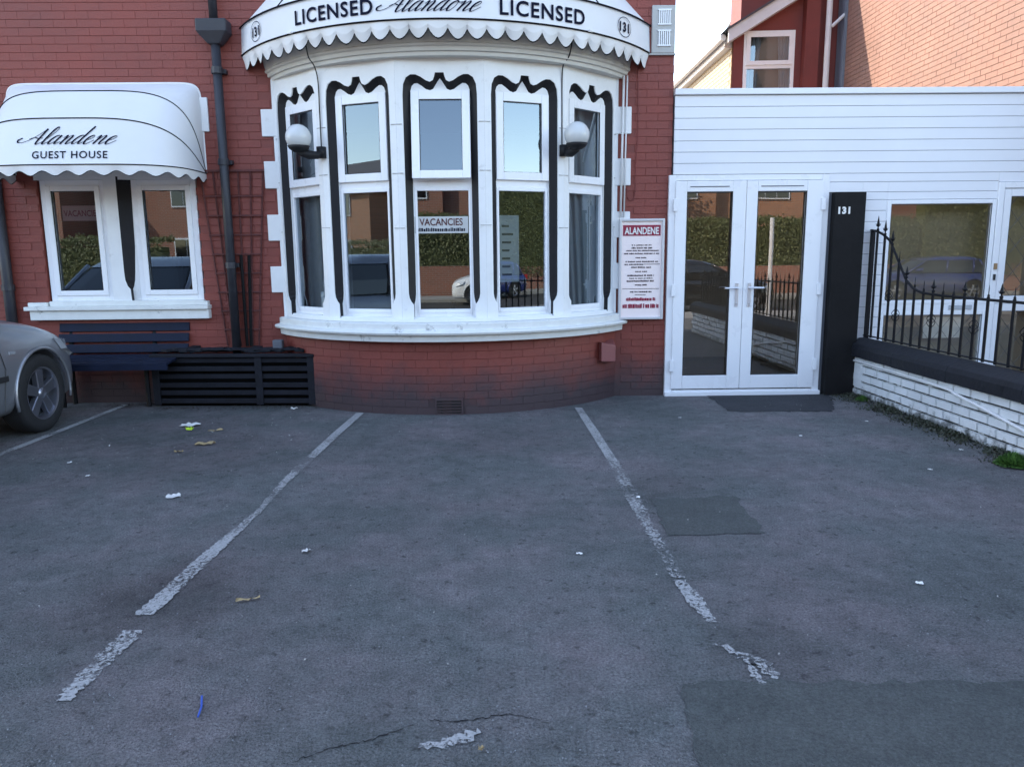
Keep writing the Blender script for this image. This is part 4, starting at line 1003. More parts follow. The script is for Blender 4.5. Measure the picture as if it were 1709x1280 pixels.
# debris along the planter and wall foot
db = MB()
for k in range(1500):
    x = rm.uniform(-4.0, -1.8); y = 7.42-abs(rm.gauss(0, .10)) - (.0 if x > -3.4 else -.2); r_ = rm.uniform(.003, .011); a_ = rm.uniform(0, 6.28)
    p = Vector((x, y, .004+rm.uniform(0, .01))); t = Vector((math.cos(a_)*r_, math.sin(a_)*r_, rm.uniform(0, .006))); b2 = Vector((-math.sin(a_)*r_*.5, math.cos(a_)*r_*.5, 0)); db.add([p-t, p+b2, p+t, p-b2], [(0, 1, 2, 3)])
tag(db.build('leaf_debris', leafmat('dark_debris', (.02, .018, .015), (.07, .055, .04))), 'dark crumbled leaves scattered at the foot of the planter', 'debris', kind='stuff')
gr = MB()
for k in range(110):
    x = rm.uniform(-3.7, -1.7); y = rm.uniform(5.5, 7.25); r_ = rm.uniform(.005, .014); a_ = rm.uniform(0, 6.28)
    p = Vector((x, y, .006)); t = Vector((math.cos(a_)*r_, math.sin(a_)*r_, rm.uniform(0, .006))); b2 = Vector((-math.sin(a_)*r_*.5, math.cos(a_)*r_*.5, 0)); gr.add([p-t, p+b2, p+t, p-b2], [(0, 1, 2, 3)])
for k in range(420):
    x = rm.uniform(-4.5, 3.6); y = 2.0+5.2*rm.random()**.7; r_ = rm.uniform(.002, .0055); a_ = rm.uniform(0, 6.28)
    p = Vector((x, y, .006)); t = Vector((math.cos(a_)*r_, math.sin(a_)*r_, .002)); b2 = Vector((-math.sin(a_)*r_*.8, math.cos(a_)*r_*.8, 0)); gr.add([p-t, p+b2, p+t, p-b2, p+Vector((0, 0, r_))], [(0, 1, 4), (1, 2, 4), (2, 3, 4), (3, 0, 4)])
st_ = MB()
for k in range(7000):
    y = 1.85+3.4*rm.random()**1.6; x = rm.uniform(-.62, .62)*y*1.25; r_ = rm.uniform(.0018, .0048); a_ = rm.uniform(0, 6.28)
    if x > .55 and y < 2.4: continue
    if noise.noise(Vector((x*1.3, y*1.3, 2))) < -.05 and rm.random() < .7: continue
    p = Vector((x, y, .001)); t = Vector((math.cos(a_)*r_, math.sin(a_)*r_, 0)); b2 = Vector((-math.sin(a_)*r_*.8, math.cos(a_)*r_*.8, 0)); st_.add([p-t, p+b2, p+t, p-b2, p+Vector((rm.uniform(-1, 1)*r_*.3, rm.uniform(-1, 1)*r_*.3, r_*.8))], [(0, 1, 4), (1, 2, 4), (2, 3, 4), (3, 0, 4)])
tag(st_.build('exposed_stones', leafmat('exposed_aggregate', (.035, .037, .042), (.26, .27, .28))), 'coarse stones standing proud of the worn tarmac', 'stones', kind='stuff')
def crack(pts, w, seed):
    rnd = random.Random(seed); A = []; B = []; q = catmull(pts, 14)
    for i, (x, y) in enumerate(q):
        ww = w*(.25+rnd.random())*math.sin(PI*(i+.5)/len(q))**.4; jx, jy = rnd.uniform(-.006, .006), rnd.uniform(-.006, .006); A.append((x+jx, y+jy+ww, .0025)); B.append((x+jx, y+jy-ww, .0025))
    tag(MB().strip(A, B).build('crack', m_crack), kind='structure')
m_crack = mat('open_crack', (.018, .018, .02), .95, spec=.1)
crack([(-.62, 1.99), (-.52, 2.05), (-.40, 2.09), (-.28, 2.16)], .003, 1)
crack([(-.25, 2.18), (-.12, 2.17), (.02, 2.20), (.14, 2.15)], .003, 2)
tag(gr.build('grit', leafmat('pale_grit', (.12, .12, .11), (.5, .49, .46))), 'pale grit and crumbs strewn over the tarmac', 'grit', kind='stuff')

# individual litter
def scrap(name, x, y, L, Wd, rz, m_, label, cat='litter', h=.012, seed=0, group=None):
    r2 = random.Random(seed); mbs = MB(); n1, n2 = 6, 3; g = []
    for i in range(n1+1):
        for j in range(n2+1):
            u = i/n1-.5; v = j/n2-.5; tap = 1-1.1*abs(u)**2*2
            g.append((u*L+r2.uniform(-.04, .04)*L, v*Wd*tap+r2.uniform(-.08, .08)*Wd, abs(noise.noise(Vector((u*5, v*5, seed))))*h*2+.002))
    mbs.add(g, [(i*(n2+1)+j, (i+1)*(n2+1)+j, (i+1)*(n2+1)+j+1, i*(n2+1)+j+1) for i in range(n1) for j in range(n2)])
    o_ = mbs.build(name, m_, loc=(x, y, .005), rot=(0, 0, rz)); return tag(o_, label, cat, group)
scrap('paper_scrap', -2.04, 4.51, .085, .06, .3, m_paper, 'grey white crumpled paper scrap left of the long painted line', seed=1)
scrap('paper_scrap', -2.76, 6.56, .17, .12, .1, m_paper, 'largest flat white paper scrap beside the lime green petal', seed=2, h=.02)
scrap('paper_scrap', -.985, 3.59, .045, .035, .5, m_paper, 'small white scrap alone in the middle parking bay', seed=3)
scrap('tissue', -2.02, 7.24, .07, .035, .7, m_cards, 'white tissue by the right foot of the black planter', seed=4, h=.03)
scrap('dry_leaf', -2.36, 5.85, .16, .05, .15, m_leafdry, 'long tan dry leaf in front of the planter', 'leaf', seed=5, h=.02)
scrap('dry_leaf', -2.47, 5.62, .07, .03, .0, m_leafdry, 'short brown leaf just nearer than the long tan leaf', 'leaf', seed=6)
scrap('dry_leaf', -2.45, 6.33, .12, .02, .4, m_leafdry, 'thin curled leaf right of the lime green petal', 'leaf', seed=7)
scrap('lime_petal', -2.69, 6.37, .06, .05, .2, m_lime, 'bright lime green petal on the tarmac', 'petal', seed=8, h=.03)
scrap('dry_leaf', -.07+.0, 2.02, .02, .012, .5, m_leafdry, 'tiny yellow leaf at the bottom edge below the paint remnant', 'leaf', seed=9)
scrap('bent_twig', -1.10, 3.05, .10, .018, .3, m_leafdry, 'pale curved twig right of the long line end', 'twig', seed=10)
o = MB().tube([(-1.017, 2.33, .006), (-.995, 2.27, .006), (-.985, 2.215, .006)], .0035, 6).build('straw', m_blue); tag(o, 'short blue plastic straw lying near the bottom left', 'straw')
for i, (u_, v_) in enumerate([(1.62, 6.6), (2.93, 6.0), (2.42, 5.85), (2.95, 4.05), (-2.83, 5.0), (.82, 4.35), (.38, 3.5), (3.3, 6.4), (3.0, 6.9), (-1.16, 2.98), (-3.3, 5.9), (-3.15, 5.3), (-2.2, 6.9), (-2.65, 7.05), (-3.0, 6.95), (3.45, 5.5), (3.35, 5.2), (2.05, 6.75), (-1.9, 6.1), (1.2, 3.45), (1.45, 1.95+.2), (-.1, 6.9)]):
    pass
chips = [((1.62, 6.6), 'round white chip nearest the dark tar patch by the doors'), ((2.42, 5.85), 'white chip in the right bay level with the weed'), ((2.9, 4.85), 'white chip right of the right bay middle'), ((.38, 3.5), 'white chip inside the centre bay near its right line'),
         ((-2.83, 5.0), 'white chip in the left bay below the dry leaves'), ((3.2, 6.35), 'white chip near the moss at the wall foot'), ((3.42, 5.35), 'pinkish white chip beside the green weed'), ((-3.15, 5.35), 'white chip nearest the left line by the silver car'), ((.83, 4.36), 'white chip at the top left corner of the tar patch'), ((1.85, 3.1), 'white chip right of the broken line end')]
for i, ((x, y), lb_) in enumerate(chips): scrap('paper_chip', x, y, .032, .024, i, m_cards, lb_, seed=20+i, h=.006)

# ================================================================== NEIGHBOUR HOUSE
XN, YN = 6.2, 14.3
nh = empty('neighbour_house', (XN, YN, 0)); tag(nh, 'neighbouring brick house whose salmon gable wall catches the sun above the porch', 'house')
g = MB(); g.box(XN+.004, XN+5, 6.6, YN+6, 0, 7.2); bw(g, 'gable_wall', m_gablej, nh)
gm, gv, gf = brick_mesh('brick', .2235, .0710, .004, .002, m_gable)
stf = MB(); gc = 0; cells = []
for c in range(40, 96):
    zc = .0375+.075*c; y = 8.2+(.1125 if c % 2 else 0)
    while y < YN+.1: cells.append((y, zc)); y += .225
cells.sort(key=lambda q: q[0]+abs(q[1]-4.1)*1.2)
rg = random.Random(2)
for y, zc in cells:
    # skip bricks far above the frame
    top_vis = 1.45+.345*y+.5
    if zc > 7.1: continue
    j = rg.uniform(0, .003)
    if gc < 300 and y > 8.9 and zc < top_vis and zc > 2.9:
        inst(gm, 'brick', nh, Vector((XN-j, y, zc))-nh.location, (0, 0, R(-90))); gc += 1
    else:
        Mx = Matrix.Translation((XN-j, y, zc)) @ Matrix.Rotation(R(-90), 4, 'Z'); stf.add([Mx @ Vector(v) for v in gv], gf)
o = bw(stf, 'brickwork', m_gable, nh); o['kind'] = 'stuff'
r = MB(); r.add([(XN-.25, 6.4, 7.2), (XN+5.2, 6.4, 7.2), (XN+5.2, YN+6.2, 7.2), (XN-.25, YN+6.2, 7.2), (XN-.25, 10.5, 9.6), (XN+5.2, 10.5, 9.6)], [(0, 1, 5, 4), (2, 3, 4, 5), (1, 2, 5), (3, 0, 4), (0, 1, 2, 3)]); bw(r, 'roof', m_slate, nh)
# rear wing with the red end wall
def seg_wall(mb, a, b, z0a, z1a, z1b, th=.25):
    a = Vector(a); b = Vector(b); d = (b-a).normalized(); nn = Vector((d.y, -d.x))*th
    vs = [(a.x, a.y, z0a), (b.x, b.y, z0a), (b.x, b.y, z1b), (a.x, a.y, z1a)]; vs2 = [(x-nn.x, y-nn.y, z) for x, y, z in vs]
    mb.add(vs+vs2, [(0, 1, 2, 3), (7, 6, 5, 4), (0, 4, 5, 1), (1, 5, 6, 2), (2, 6, 7, 3), (3, 7, 4, 0)])
WL = Vector((4.33, 14.42)); WRt = Vector((6.2, 14.3)); dW = (WRt-WL).normalized(); lenW = (WRt-WL).length
def wp3(s, z, off=0): q = WL+dW*s; nn = Vector((dW.y, -dW.x)); return (q.x+nn.x*off, q.y+nn.y*off, z)
e0, e1 = 5.42, 6.52
g = MB()
ws0, ws1, wz0, wz1 = .19, 1.10, 3.85, 5.45    # window opening along the wall
def wq(mb, s0, s1, z0, z1a, z1b): mb.quad(wp3(s0, z0), wp3(s1, z0), wp3(s1, z1b), wp3(s0, z1a))
ez = lambda s: e0+(e1-e0)*s/lenW
wq(g, 0, ws0, 0, ez(0), ez(ws0)); wq(g, ws1, lenW, 0, ez(ws1), ez(lenW)); wq(g, ws0, ws1, 0, wz0, wz0); wq(g, ws0, ws1, wz1+.0, ez(ws0), ez(ws1)); 
bw(g, 'wing_end_wall', m_redr, nh)
g = MB(); g.box(5.55, 5.80, 14.16, 14.34, 0, 6.4); bw(g, 'wing_pilaster', m_redr, nh)
def wbox(s0, s1, z0, z1, o0, o1, dz=0):
    mb = MB(); vs = [wp3(s, z+(dz if s == s1 else 0), o) for z in (z0, z1) for o in (o1, o0) for s in (s0, s1)]
    mb.add(vs, [(0, 2, 3, 1), (4, 5, 7, 6), (0, 1, 5, 4), (2, 6, 7, 3), (0, 4, 6, 2), (1, 3, 7, 5)]); return mb
wf = MB()
for a_ in ((ws0, ws0+.06, wz0, wz1, -.06, .03), (ws1-.06, ws1, wz0, wz1, -.06, .03), (ws0+.06, ws1-.06, wz1-.06, wz1, -.06, .029), (ws0+.06, ws1-.06, 4.80, 4.90, -.06, .029), (ws0+.06, ws1-.06, wz0, wz0+.06, -.06, .029)): wf = join(wf, wbox(*a_))
wf = join(wf, wbox(ws0+.04, ws0+.11, 4.86, 5.41, .03, .06)); wf = join(wf, wbox(ws1-.11, ws1-.04, 4.86, 5.41, .03, .06)); wf = join(wf, wbox(ws0+.11, ws1-.11, 5.34, 5.41, .03, .059)); wf = join(wf, wbox(ws0+.11, ws1-.11, 4.86, 4.93, .03, .059))
wn = bw(wf, 'window', m_upvc, nh)
nl = nh.location
pg = MB(); pg.quad(wp3(ws0+.05, wz0+.05), wp3(ws1-.05, wz0+.05), wp3(ws1-.05, 4.83), wp3(ws0+.05, 4.83)); pg.v = [(v[0]-nl.x, v[1]-nl.y, v[2]) for v in pg.v]; pg.build('pane', m_glass, wn)
pg = MB(); pg.quad(wp3(ws0+.1, 4.91, .035), wp3(ws1-.1, 4.91, .035), wp3(ws1-.1, 5.36, .035), wp3(ws0+.1, 5.36, .035)); pg.v = [(v[0]-nl.x, v[1]-nl.y, v[2]) for v in pg.v]; pg.build('pane', m_glass, wn)
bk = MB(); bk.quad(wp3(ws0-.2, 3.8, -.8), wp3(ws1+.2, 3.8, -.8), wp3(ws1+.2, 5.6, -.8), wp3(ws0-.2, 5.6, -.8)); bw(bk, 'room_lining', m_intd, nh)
for s0, s1, sg2, lb_ in ((ws0+.05, ws0+.34, 1, 'white curtain drawn to the left in the neighbour\'s upper window'), (ws1-.05, ws1-.28, -1, 'white curtain drawn to the right in the neighbour\'s upper window')):
    cm = MB(); A_ = []; B_ = []
    for i in range(31):
        t = i/30; A_.append(wp3(s0+(s1-s0)*t, 5.42, -.09+.02*math.sin(t*25))); B_.append(wp3(s0+(s1-s0)*t*.6, wz0, -.09+.02*math.sin(t*25)))
    cm.strip(A_, B_); o = cm.build('curtain', m_curtain, smooth=True); tag(o, lb_, 'curtain')
# fascia on the verge, gutter and the cream side wall running back
vf = MB(); d_ = .16
vf.add([wp3(-.16, ez(-.16)-.13, .32), wp3(lenW-.55, ez(lenW-.55)-.13, .32), wp3(lenW-.55, ez(lenW-.55)+.10, .32), wp3(-.16, ez(-.16)+.10, .32), wp3(-.16, ez(-.16)-.13, .27), wp3(lenW-.55, ez(lenW-.55)-.13, .27), wp3(lenW-.55, ez(lenW-.55)+.10, .27), wp3(-.16, ez(-.16)+.10, .27)], [(0, 1, 2, 3), (7, 6, 5, 4), (0, 4, 5, 1), (1, 5, 6, 2), (2, 6, 7, 3), (3, 7, 4, 0)])
bw(vf, 'verge_board', m_board, nh)
so = MB(); so.quad(wp3(-.16, ez(-.16)-.12, .28), wp3(lenW, ez(lenW)-.12, .28), wp3(lenW, ez(lenW)-.12, -.1), wp3(-.16, ez(-.16)-.12, -.1)); bw(so, 'soffit', m_board, nh)
rw_ = MB(); q0 = wp3(-.2, ez(-.2)+.12, .36); q1 = wp3(lenW, ez(lenW)+.12, .36)
rw_.add([q0, q1, (6.2, 24, q1[2]+.1), (q0[0], 24, q0[2])], [(0, 1, 2, 3)]); rw_.add([(q0[0], q0[1], q0[2]-.04), (q1[0], q1[1], q1[2]-.04), (6.2, 24, q1[2]+.06), (q0[0], 24, q0[2]-.04)], [(0, 1, 2, 3)])
rw_.quad(q0, q1, (q1[0], q1[1], q1[2]-.04), (q0[0], q0[1], q0[2]-.04))
bw(rw_, 'wing_roof', m_slate, nh)
cs = MB(); cs.box(4.334, 6.0, 14.5, 24, 0, 5.38); bw(cs, 'wing_side_wall', mat('cream_joint', (.30, .22, .15), .9), nh)
cme, cv, cf = brick_mesh('brick', .219, .070, .006, .003, m_cream)
stf = MB()
for c in range(44, 71):
    y = 14.62+(.1125 if c % 2 else 0)
    while y < 23.8:
        zc = .0375+.075*c
        if not (3.7 < zc < 5.05 and 18.2 < y < 19.5) and not (3.7 < zc < 5.05 and 20.6 < y < 21.8):
            Mx = Matrix.Translation((4.334, y, zc)) @ Matrix.Rotation(R(-90), 4, 'Z'); stf.add([Mx @ Vector(v) for v in cv], cf)
        y += .225
o = bw(stf, 'side_brickwork', m_cream, nh); o['kind'] = 'stuff'
for (ya, yb) in ((18.25, 19.45), (20.65, 21.75)):
    f2 = MB(); f2.box(4.29, 4.35, ya, yb, 3.7, 5.05); wdw = bw(f2, 'window', m_upvc, nh)
    f2 = MB(); f2.box(4.280, 4.289, ya+.1, yb-.1, 3.8, 4.5); f2.box(4.280, 4.289, ya+.1, yb-.1, 4.6, 4.97); f2.v = [(v[0]-nl.x, v[1]-nl.y, v[2]) for v in f2.v]; f2.build('pane', m_carglass, wdw)
gt = MB(); gt.tube([(4.12, 14.35, 5.34), (4.12, 23.9, 5.34)], .055, 8); gt.box(4.2, 4.33, 14.5, 23.9, 5.20, 5.38); bw(gt, 'gutter', m_board, nh)
gt = MB(); gt.tube([(5.92, 14.08, 0), (5.92, 14.08, 7.0)], .05, 10); bw(gt, 'downpipe', m_board, nh)
gt = MB(); gt.tube([(5.95, 14.0, 5.42), (6.17, 14.02, 5.62)], .03, 6); bw(gt, 'pipe_branch', m_board, nh)
gt = MB(); gt.box(6.155, 6.196, 13.95, 14.25, 3.0, 7.0); bw(gt, 'corner_strip', mat('blue_grey_paint', (.16, .2, .25), .5), nh)
ch = MB(); ch.box(5.0, 5.8, 16.2, 16.9, 5.5, 8.4); chm = bw(ch, 'chimney', m_redr, nh)

# ================================================================== CARS
def rounded_ring(x0, x1, hw, z, cf=.12, bow=.06):
    pts = []
    for sx, sy in ((1, 1), (-1, 1), (-1, -1), (1, -1)):
        X = x1 if sx > 0 else x0
        pp_ = [(X-sx*cf*1.2, sy*hw), (X-sx*cf*.35, sy*(hw-cf*.35)), (X+0, sy*(hw-cf*1.6))]
        if sx*sy < 0: pp_ = pp_[::-1]
        if sx > 0 and sy > 0: pp_ = [(X+bow*0, sy*(hw-cf*1.6)), (X-cf*.35, hw-cf*.35), (X-cf*1.2, hw)]
        elif sx < 0 and sy > 0: pp_ = [(X+cf*1.2, hw), (X+cf*.35, hw-cf*.35), (X, hw-cf*1.6)]
        elif sx < 0 and sy < 0: pp_ = [(X, -(hw-cf*1.6)), (X+cf*.35, -(hw-cf*.35)), (X+cf*1.2, -hw)]
        else: pp_ = [(X-cf*1.2, -hw), (X-cf*.35, -(hw-cf*.35)), (X, -(hw-cf*1.6))]
        pts += pp_
    # bowed nose and tail middles
    out = []
    for p_ in pts: out.append((p_[0], p_[1], z))
    out.append((x1+bow, 0, z))
    return out
def make_car(loc, rz, paint, label, name='parked_car', group=None, hires=False):
    o = empty(name, loc, rz); tag(o, label, 'car', group)
    stt = [(2.10, .50, .60, .34), (2.06, .66, .68, .24), (1.97, .76, .765, .21), (1.80, .82, .835, .20), (1.55, .853, .905, .19), (1.25, .868, .965, .19), (.9, .87, 1.01, .19), (.4, .87, 1.01, .19), (-.4, .87, .99, .19), (-1.2, .87, .98, .19), (-1.7, .85, .985, .21), (-1.98, .80, .97, .25), (-2.08, .72, .9, .32)]
    cs_ = [(0, 0), (.8, 0), (.94, .05), (1.0, .22), (1.0, .42), (.995, .60), (.975, .74), (.935, .86), (.86, .94), (.72, .985), (.45, 1.02), (0, 1.04)]
    mb = MB(); rings = []
    for x, hw, zt_, zb in stt:
        h = zt_-zb; ring = [(x-(.10*(1-abs(y))*0 if True else 0), y*hw, zb+z*h) for y, z in cs_]+[(x, -y*hw, zb+z*h) for y, z in cs_[1:-1][::-1]]
        rings.append(ring)
    k = len(rings[0]); vs = [v for q in rings for v in q]
    fs = [(i*k+j, i*k+(j+1) % k, (i+1)*k+(j+1) % k, (i+1)*k+j) for i in range(len(rings)-1) for j in range(k)]+[tuple(range(k)), tuple((len(rings)-1)*k+j for j in range(k))[::-1]]
    mb.add(vs, fs); body = mb.build('body', paint, o, smooth=True)
    sb = body.modifiers.new('s', 'SUBSURF'); sb.levels = 2; sb.render_levels = 2
    cut = MB()
    for wx in (1.33, -1.28):
        for sy in (1, -1):
            cut.add(*(lambda v, f: (v, f))([(wx+.365*math.cos(a*PI/16), sy*d, .335+.365*math.sin(a*PI/16)) for d in (.60, 1.1) for a in range(32)], [tuple(range(32)), tuple(range(32, 64))[::-1]]+[(a, (a+1) % 32, 32+(a+1) % 32, 32+a) for a in range(32)]))
    co = cut.build('cutter', paint, o)
    bo = body.modifiers.new('b', 'BOOLEAN'); bo.operation = 'DIFFERENCE'; bo.object = co; bo.solver = 'EXACT'
    dg = bpy.context.evaluated_depsgraph_get(); dg.update(); me = bpy.data.meshes.new_from_object(body.evaluated_get(dg)); body.modifiers.clear(); body.data = me; bpy.data.objects.remove(co)
    try:
        for p_ in me.polygons: p_.use_smooth = True
        me.set_sharp_from_angle(angle=R(38))
    except Exception: pass
    for wx in (1.33, -1.28):
        li = MB(); li.box(wx-.34, wx+.34, -.59, .59, .2, .68); li.build('wheel_well', m_gasket, o, bevel=.05)
        for sy in (1, -1):
            li = MB(); n = 24; A_ = [(wx+.372*math.cos(PI*(-.08+1.16*a/n)), sy*.868, .335+.372*math.sin(PI*(-.08+1.16*a/n))) for a in range(n+1)]; li.tube(A_, .014, 6)
            li.build('arch_lip', paint, o, smooth=True)
    # greenhouse
    g_ = [rounded_ring(-1.86, 1.02, .80, .93, .14, .10), rounded_ring(-1.78, .70, .765, 1.12, .14, .09), rounded_ring(-1.62, .36, .70, 1.32, .14, .08), rounded_ring(-1.46, .12, .65, 1.41, .16, .06)]
    mb = MB(); k = len(g_[0])
    mb.add([v for q in g_ for v in q], [(i*k+j, i*k+(j+1) % k, (i+1)*k+(j+1) % k, (i+1)*k+j) for i in range(3) for j in range(k)]+[tuple(3*k+j for j in range(k))])
    mb.build('windows', m_carglass, o, smooth=False)
    rf_ = [rounded_ring(-1.60, .34, .705, 1.335, .14, .08), rounded_ring(-1.47, .13, .662, 1.415, .16, .06), rounded_ring(-1.2, -.15, .45, 1.465, .16, .03)]
    mb = MB(); mb.add([v for q in rf_ for v in q], [(i*k+j, i*k+(j+1) % k, (i+1)*k+(j+1) % k, (i+1)*k+j) for i in range(2) for j in range(k)]+[tuple(2*k+j for j in range(k))]); mb.build('roof', paint, o, smooth=True)
    for sy in (1, -1):
        for path in ([(.93, .80, .93), (.62, .765, 1.12), (.26, .705, 1.35)], [(-.35, .805, .93), (-.40, .767, 1.12), (-.45, .71, 1.35)], [(-1.25, .805, .93), (-1.30, .767, 1.12), (-1.30, .70, 1.35)], [(-1.72, .79, .93), (-1.64, .755, 1.12), (-1.50, .69, 1.36)]):
            p_ = MB(); p_.tube([(x, sy*y, z) for x, y, z in path], .032, 6); p_.build('pillar', paint, o, smooth=True)
        p_ = MB(); p_.add([(.62, sy*.80, .95), (.52, sy*.98, .96), (.50, sy*.98, 1.09), (.60, sy*.82, 1.08), (.72, sy*.82, .97), (.66, sy*.96, .98), (.63, sy*.96, 1.07), (.70, sy*.83, 1.06)], [(0, 1, 2, 3), (4, 7, 6, 5), (0, 4, 5, 1), (1, 5, 6, 2), (2, 6, 7, 3), (3, 7, 4, 0)]); p_.build('mirror', paint, o, smooth=True)
        p_ = MB(); p_.add([(2.04, sy*.52, .56), (1.93, sy*.77, .58), (1.72, sy*.84, .66), (1.66, sy*.82, .755), (1.86, sy*.74, .735), (2.03, sy*.50, .665)], [(0, 1, 2, 5), (5, 2, 3, 4)])
        hl = p_.build('headlight', m_lamp, o); so_ = hl.modifiers.new('s', 'SOLIDIFY'); so_.thickness = .05; so_.offset = 0
        p_ = MB(); p_.box(-2.09, -1.92, sy*.62-.14, sy*.62+.14, .72, .92); p_.build('tail_light', m_tail, o, bevel=.02)
        # door seams and side repeater, wheels
        p_ = MB(); p_.tube([(.80, sy*.873, .28), (.86, sy*.875, .60), (.80, sy*.855, .85)], .004, 4); p_.tube([(-.32, sy*.873, .28), (-.32, sy*.875, .60), (-.34, sy*.862, .88)], .004, 4); p_.build('door_seam', m_gasket, o)
        p_ = MB(); p_.box(.55, .88, sy*.874-.006, sy*.874+.006, .50, .545); p_.build('side_strip', m_cartrim, o, bevel=.004)
        p_ = MB(); p_.box(.93, 1.0, sy*.868-.006, sy*.868+.006, .70, .725); p_.build('indicator', m_lamp, o)
    p_ = MB(); p_.box(2.02, 2.10, -.45, .45, .36, .50); p_.build('grille', m_cartrim, o, bevel=.02)
    for wx in (1.33, -1.28):
        for sy in (1, -1):
            wr = MB(); prof = [(.20, -.09), (.225, -.10), (.30, -.10), (.322, -.085), (.330, -.05), (.330, .05), (.322, .085), (.30, .10), (.225, .10), (.21, .085), (.205, .0)]
            vs = []
            wr2 = MB(); seg = 40; n = len(prof)
            for kk in range(seg):
                a_ = kk*2*PI/seg
                for r_, h_ in prof: vs.append((wx+r_*math.cos(a_), sy*.76+sy*h_, .33+r_*math.sin(a_)))
            wr2.add(vs, [(kk*n+i, ((kk+1) % seg)*n+i, ((kk+1) % seg)*n+i+1, kk*n+i+1) for kk in range(seg) for i in range(n-1)])
            wh = wr2.build('wheel', m_rubber, o, smooth=True)
            rm_ = MB(); yo = sy*.76+sy*.088
            A_ = [(wx+.226*math.cos(a*PI/20), sy*.76+sy*.098, .33+.226*math.sin(a*PI/20)) for a in range(40)]; B_ = [(wx+.205*math.cos(a*PI/20), sy*.76+sy*.09, .33+.205*math.sin(a*PI/20)) for a in range(40)]; C_ = [(wx+.195*math.cos(a*PI/20), sy*.76+sy*.0, .33+.195*math.sin(a*PI/20)) for a in range(40)]
            rm_.strip(A_, B_, True); rm_.strip(B_, C_, True)
            for q in range(5):
                a_ = q*2*PI/5+.3; ca, sa = math.cos(a_), math.sin(a_)
                def pt(r_, t_, y_): return (wx+r_*ca-t_*sa, y_, .33+r_*sa+t_*ca)
                yo1 = sy*(.76+.082); yo2 = sy*(.76+.070); yi = sy*(.76+.03)
                vs = [pt(.03, -.036, yo1), pt(.03, .036, yo1), pt(.20, .048, yo2+sy*.008), pt(.20, -.048, yo2+sy*.008), pt(.03, -.036, yi), pt(.03, .036, yi), pt(.20, .048, yi), pt(.20, -.048, yi)]
                rm_.add(vs, [(0, 1, 2, 3), (7, 6, 5, 4), (0, 4, 5, 1), (1, 5, 6, 2), (2, 6, 7, 3), (3, 7, 4, 0)])
            rm_.build('rim', m_alloy, wh, bevel=.006)
            h_ = MB(); seg = 16; vs = [(wx, sy*.852, .33)]+[(wx+.045*math.cos(a*PI/8), sy*.846, .33+.045*math.sin(a*PI/8)) for a in range(16)]+[(wx+.05*math.cos(a*PI/8), sy*.80, .33+.05*math.sin(a*PI/8)) for a in range(16)]
            h_.add(vs, [(0, 1+a, 1+(a+1) % 16) for a in range(16)]+[(1+a, 1+(a+1) % 16, 17+(a+1) % 16, 17+a) for a in range(16)]); h_.build('hub_cap', m_alloy, wh, smooth=True)
            dk = MB(); dk.add([(wx+.2*math.cos(a*PI/12), sy*.775, .33+.2*math.sin(a*PI/12)) for a in range(24)], [tuple(range(24))]); dk.build('brake_disc', m_gasket, wh)
    return o
make_car((-4.79, 5.06, 0), R(90), m_silver, 'silver car parked nose in at the left edge facing the house').scale = (1.025, 1.0, 1.03)

# the street behind the camera, seen only mirrored in the panes
make_car((5.6, -6.0, -.12), 0, m_blackcar, 'black car parked across the street end mirrored in the glass doors')
make_car((14.5, -10.2, -.12), R(180), m_bluecar, 'dark blue car on the far kerb mirrored in the bay window')
make_car((.7, -10.2, -.12), R(180), m_whitecar, 'white car on the far kerb mirrored in the bay window')
def opp_house(x, y, wd, h, m_, label):
    o = empty('opposite_house', (x, y, 0)); tag(o, label, 'house', 'houses across the street')
    b_ = MB(); b_.box(-wd/2, wd/2, -7, 0, -.1, h); b_.build('wall', m_, o)
    r_ = MB(); r_.add([(-wd/2-.3, .3, h), (wd/2+.3, .3, h), (wd/2+.3, -7.3, h), (-wd/2-.3, -7.3, h), (-wd/2-.3, -3.5, h+2.6), (wd/2+.3, -3.5, h+2.6)], [(0, 1, 5, 4), (2, 3, 4, 5), (1, 2, 5), (3, 0, 4), (0, 1, 2, 3)]); r_.build('roof', m_slate, o)
    gb = MB(); gb.add([(-wd*.32, .5, -.1), (wd*.02, .5, -.1), (wd*.02, .5, h+.2), (-wd*.15, .5, h+1.6), (-wd*.32, .5, h+.2), (-wd*.32, -.1, -.1), (wd*.02, -.1, -.1), (wd*.02, -2, h+.2), (-wd*.15, -2, h+1.6), (-wd*.32, -2, h+.2)], [(0, 1, 2, 3, 4), (1, 6, 7, 2), (2, 7, 8, 3), (3, 8, 9, 4), (4, 9, 5, 0)]); gb.build('gable', m_, o)
    bd = MB(); bd.tube([(-wd*.34, .55, h+.15), (-wd*.15, .55, h+1.68), (wd*.04, .55, h+.15)], .09, 4); bd.build('bargeboard', m_board, o)
    for xx, yy_ in ((-wd*.15, .5), (wd*.28, 0)):
        for zz_ in (1.0, 3.9):
            f_ = MB(); f_.box(xx-.85, xx+.85, yy_, yy_+.06, zz_, zz_+1.5); wn_ = f_.build('window', m_board, o); g2_ = MB()
            for q in (-.8, -.26, .28): g2_.box(xx+q, xx+q+.5, yy_+.06, yy_+.08, zz_+.08, zz_+1.42)
            g2_.build('pane', m_carglass, wn_)
    return o
opp_house(-13, -21, 9, 5.6, m_redbrick, 'red brick house opposite, mirrored in the left bay panes')
opp_house(-2.5, -21, 9, 5.6, m_redbrick, 'red brick house with white gable boards across the street, behind the hedge')
opp_house(9.5, -19, 10, 5.6, m_orange, 'orange brick house opposite, mirrored in the glass doors')
opp_house(21, -21, 9, 5.6, m_redbrick, 'red brick house opposite, furthest to the right')
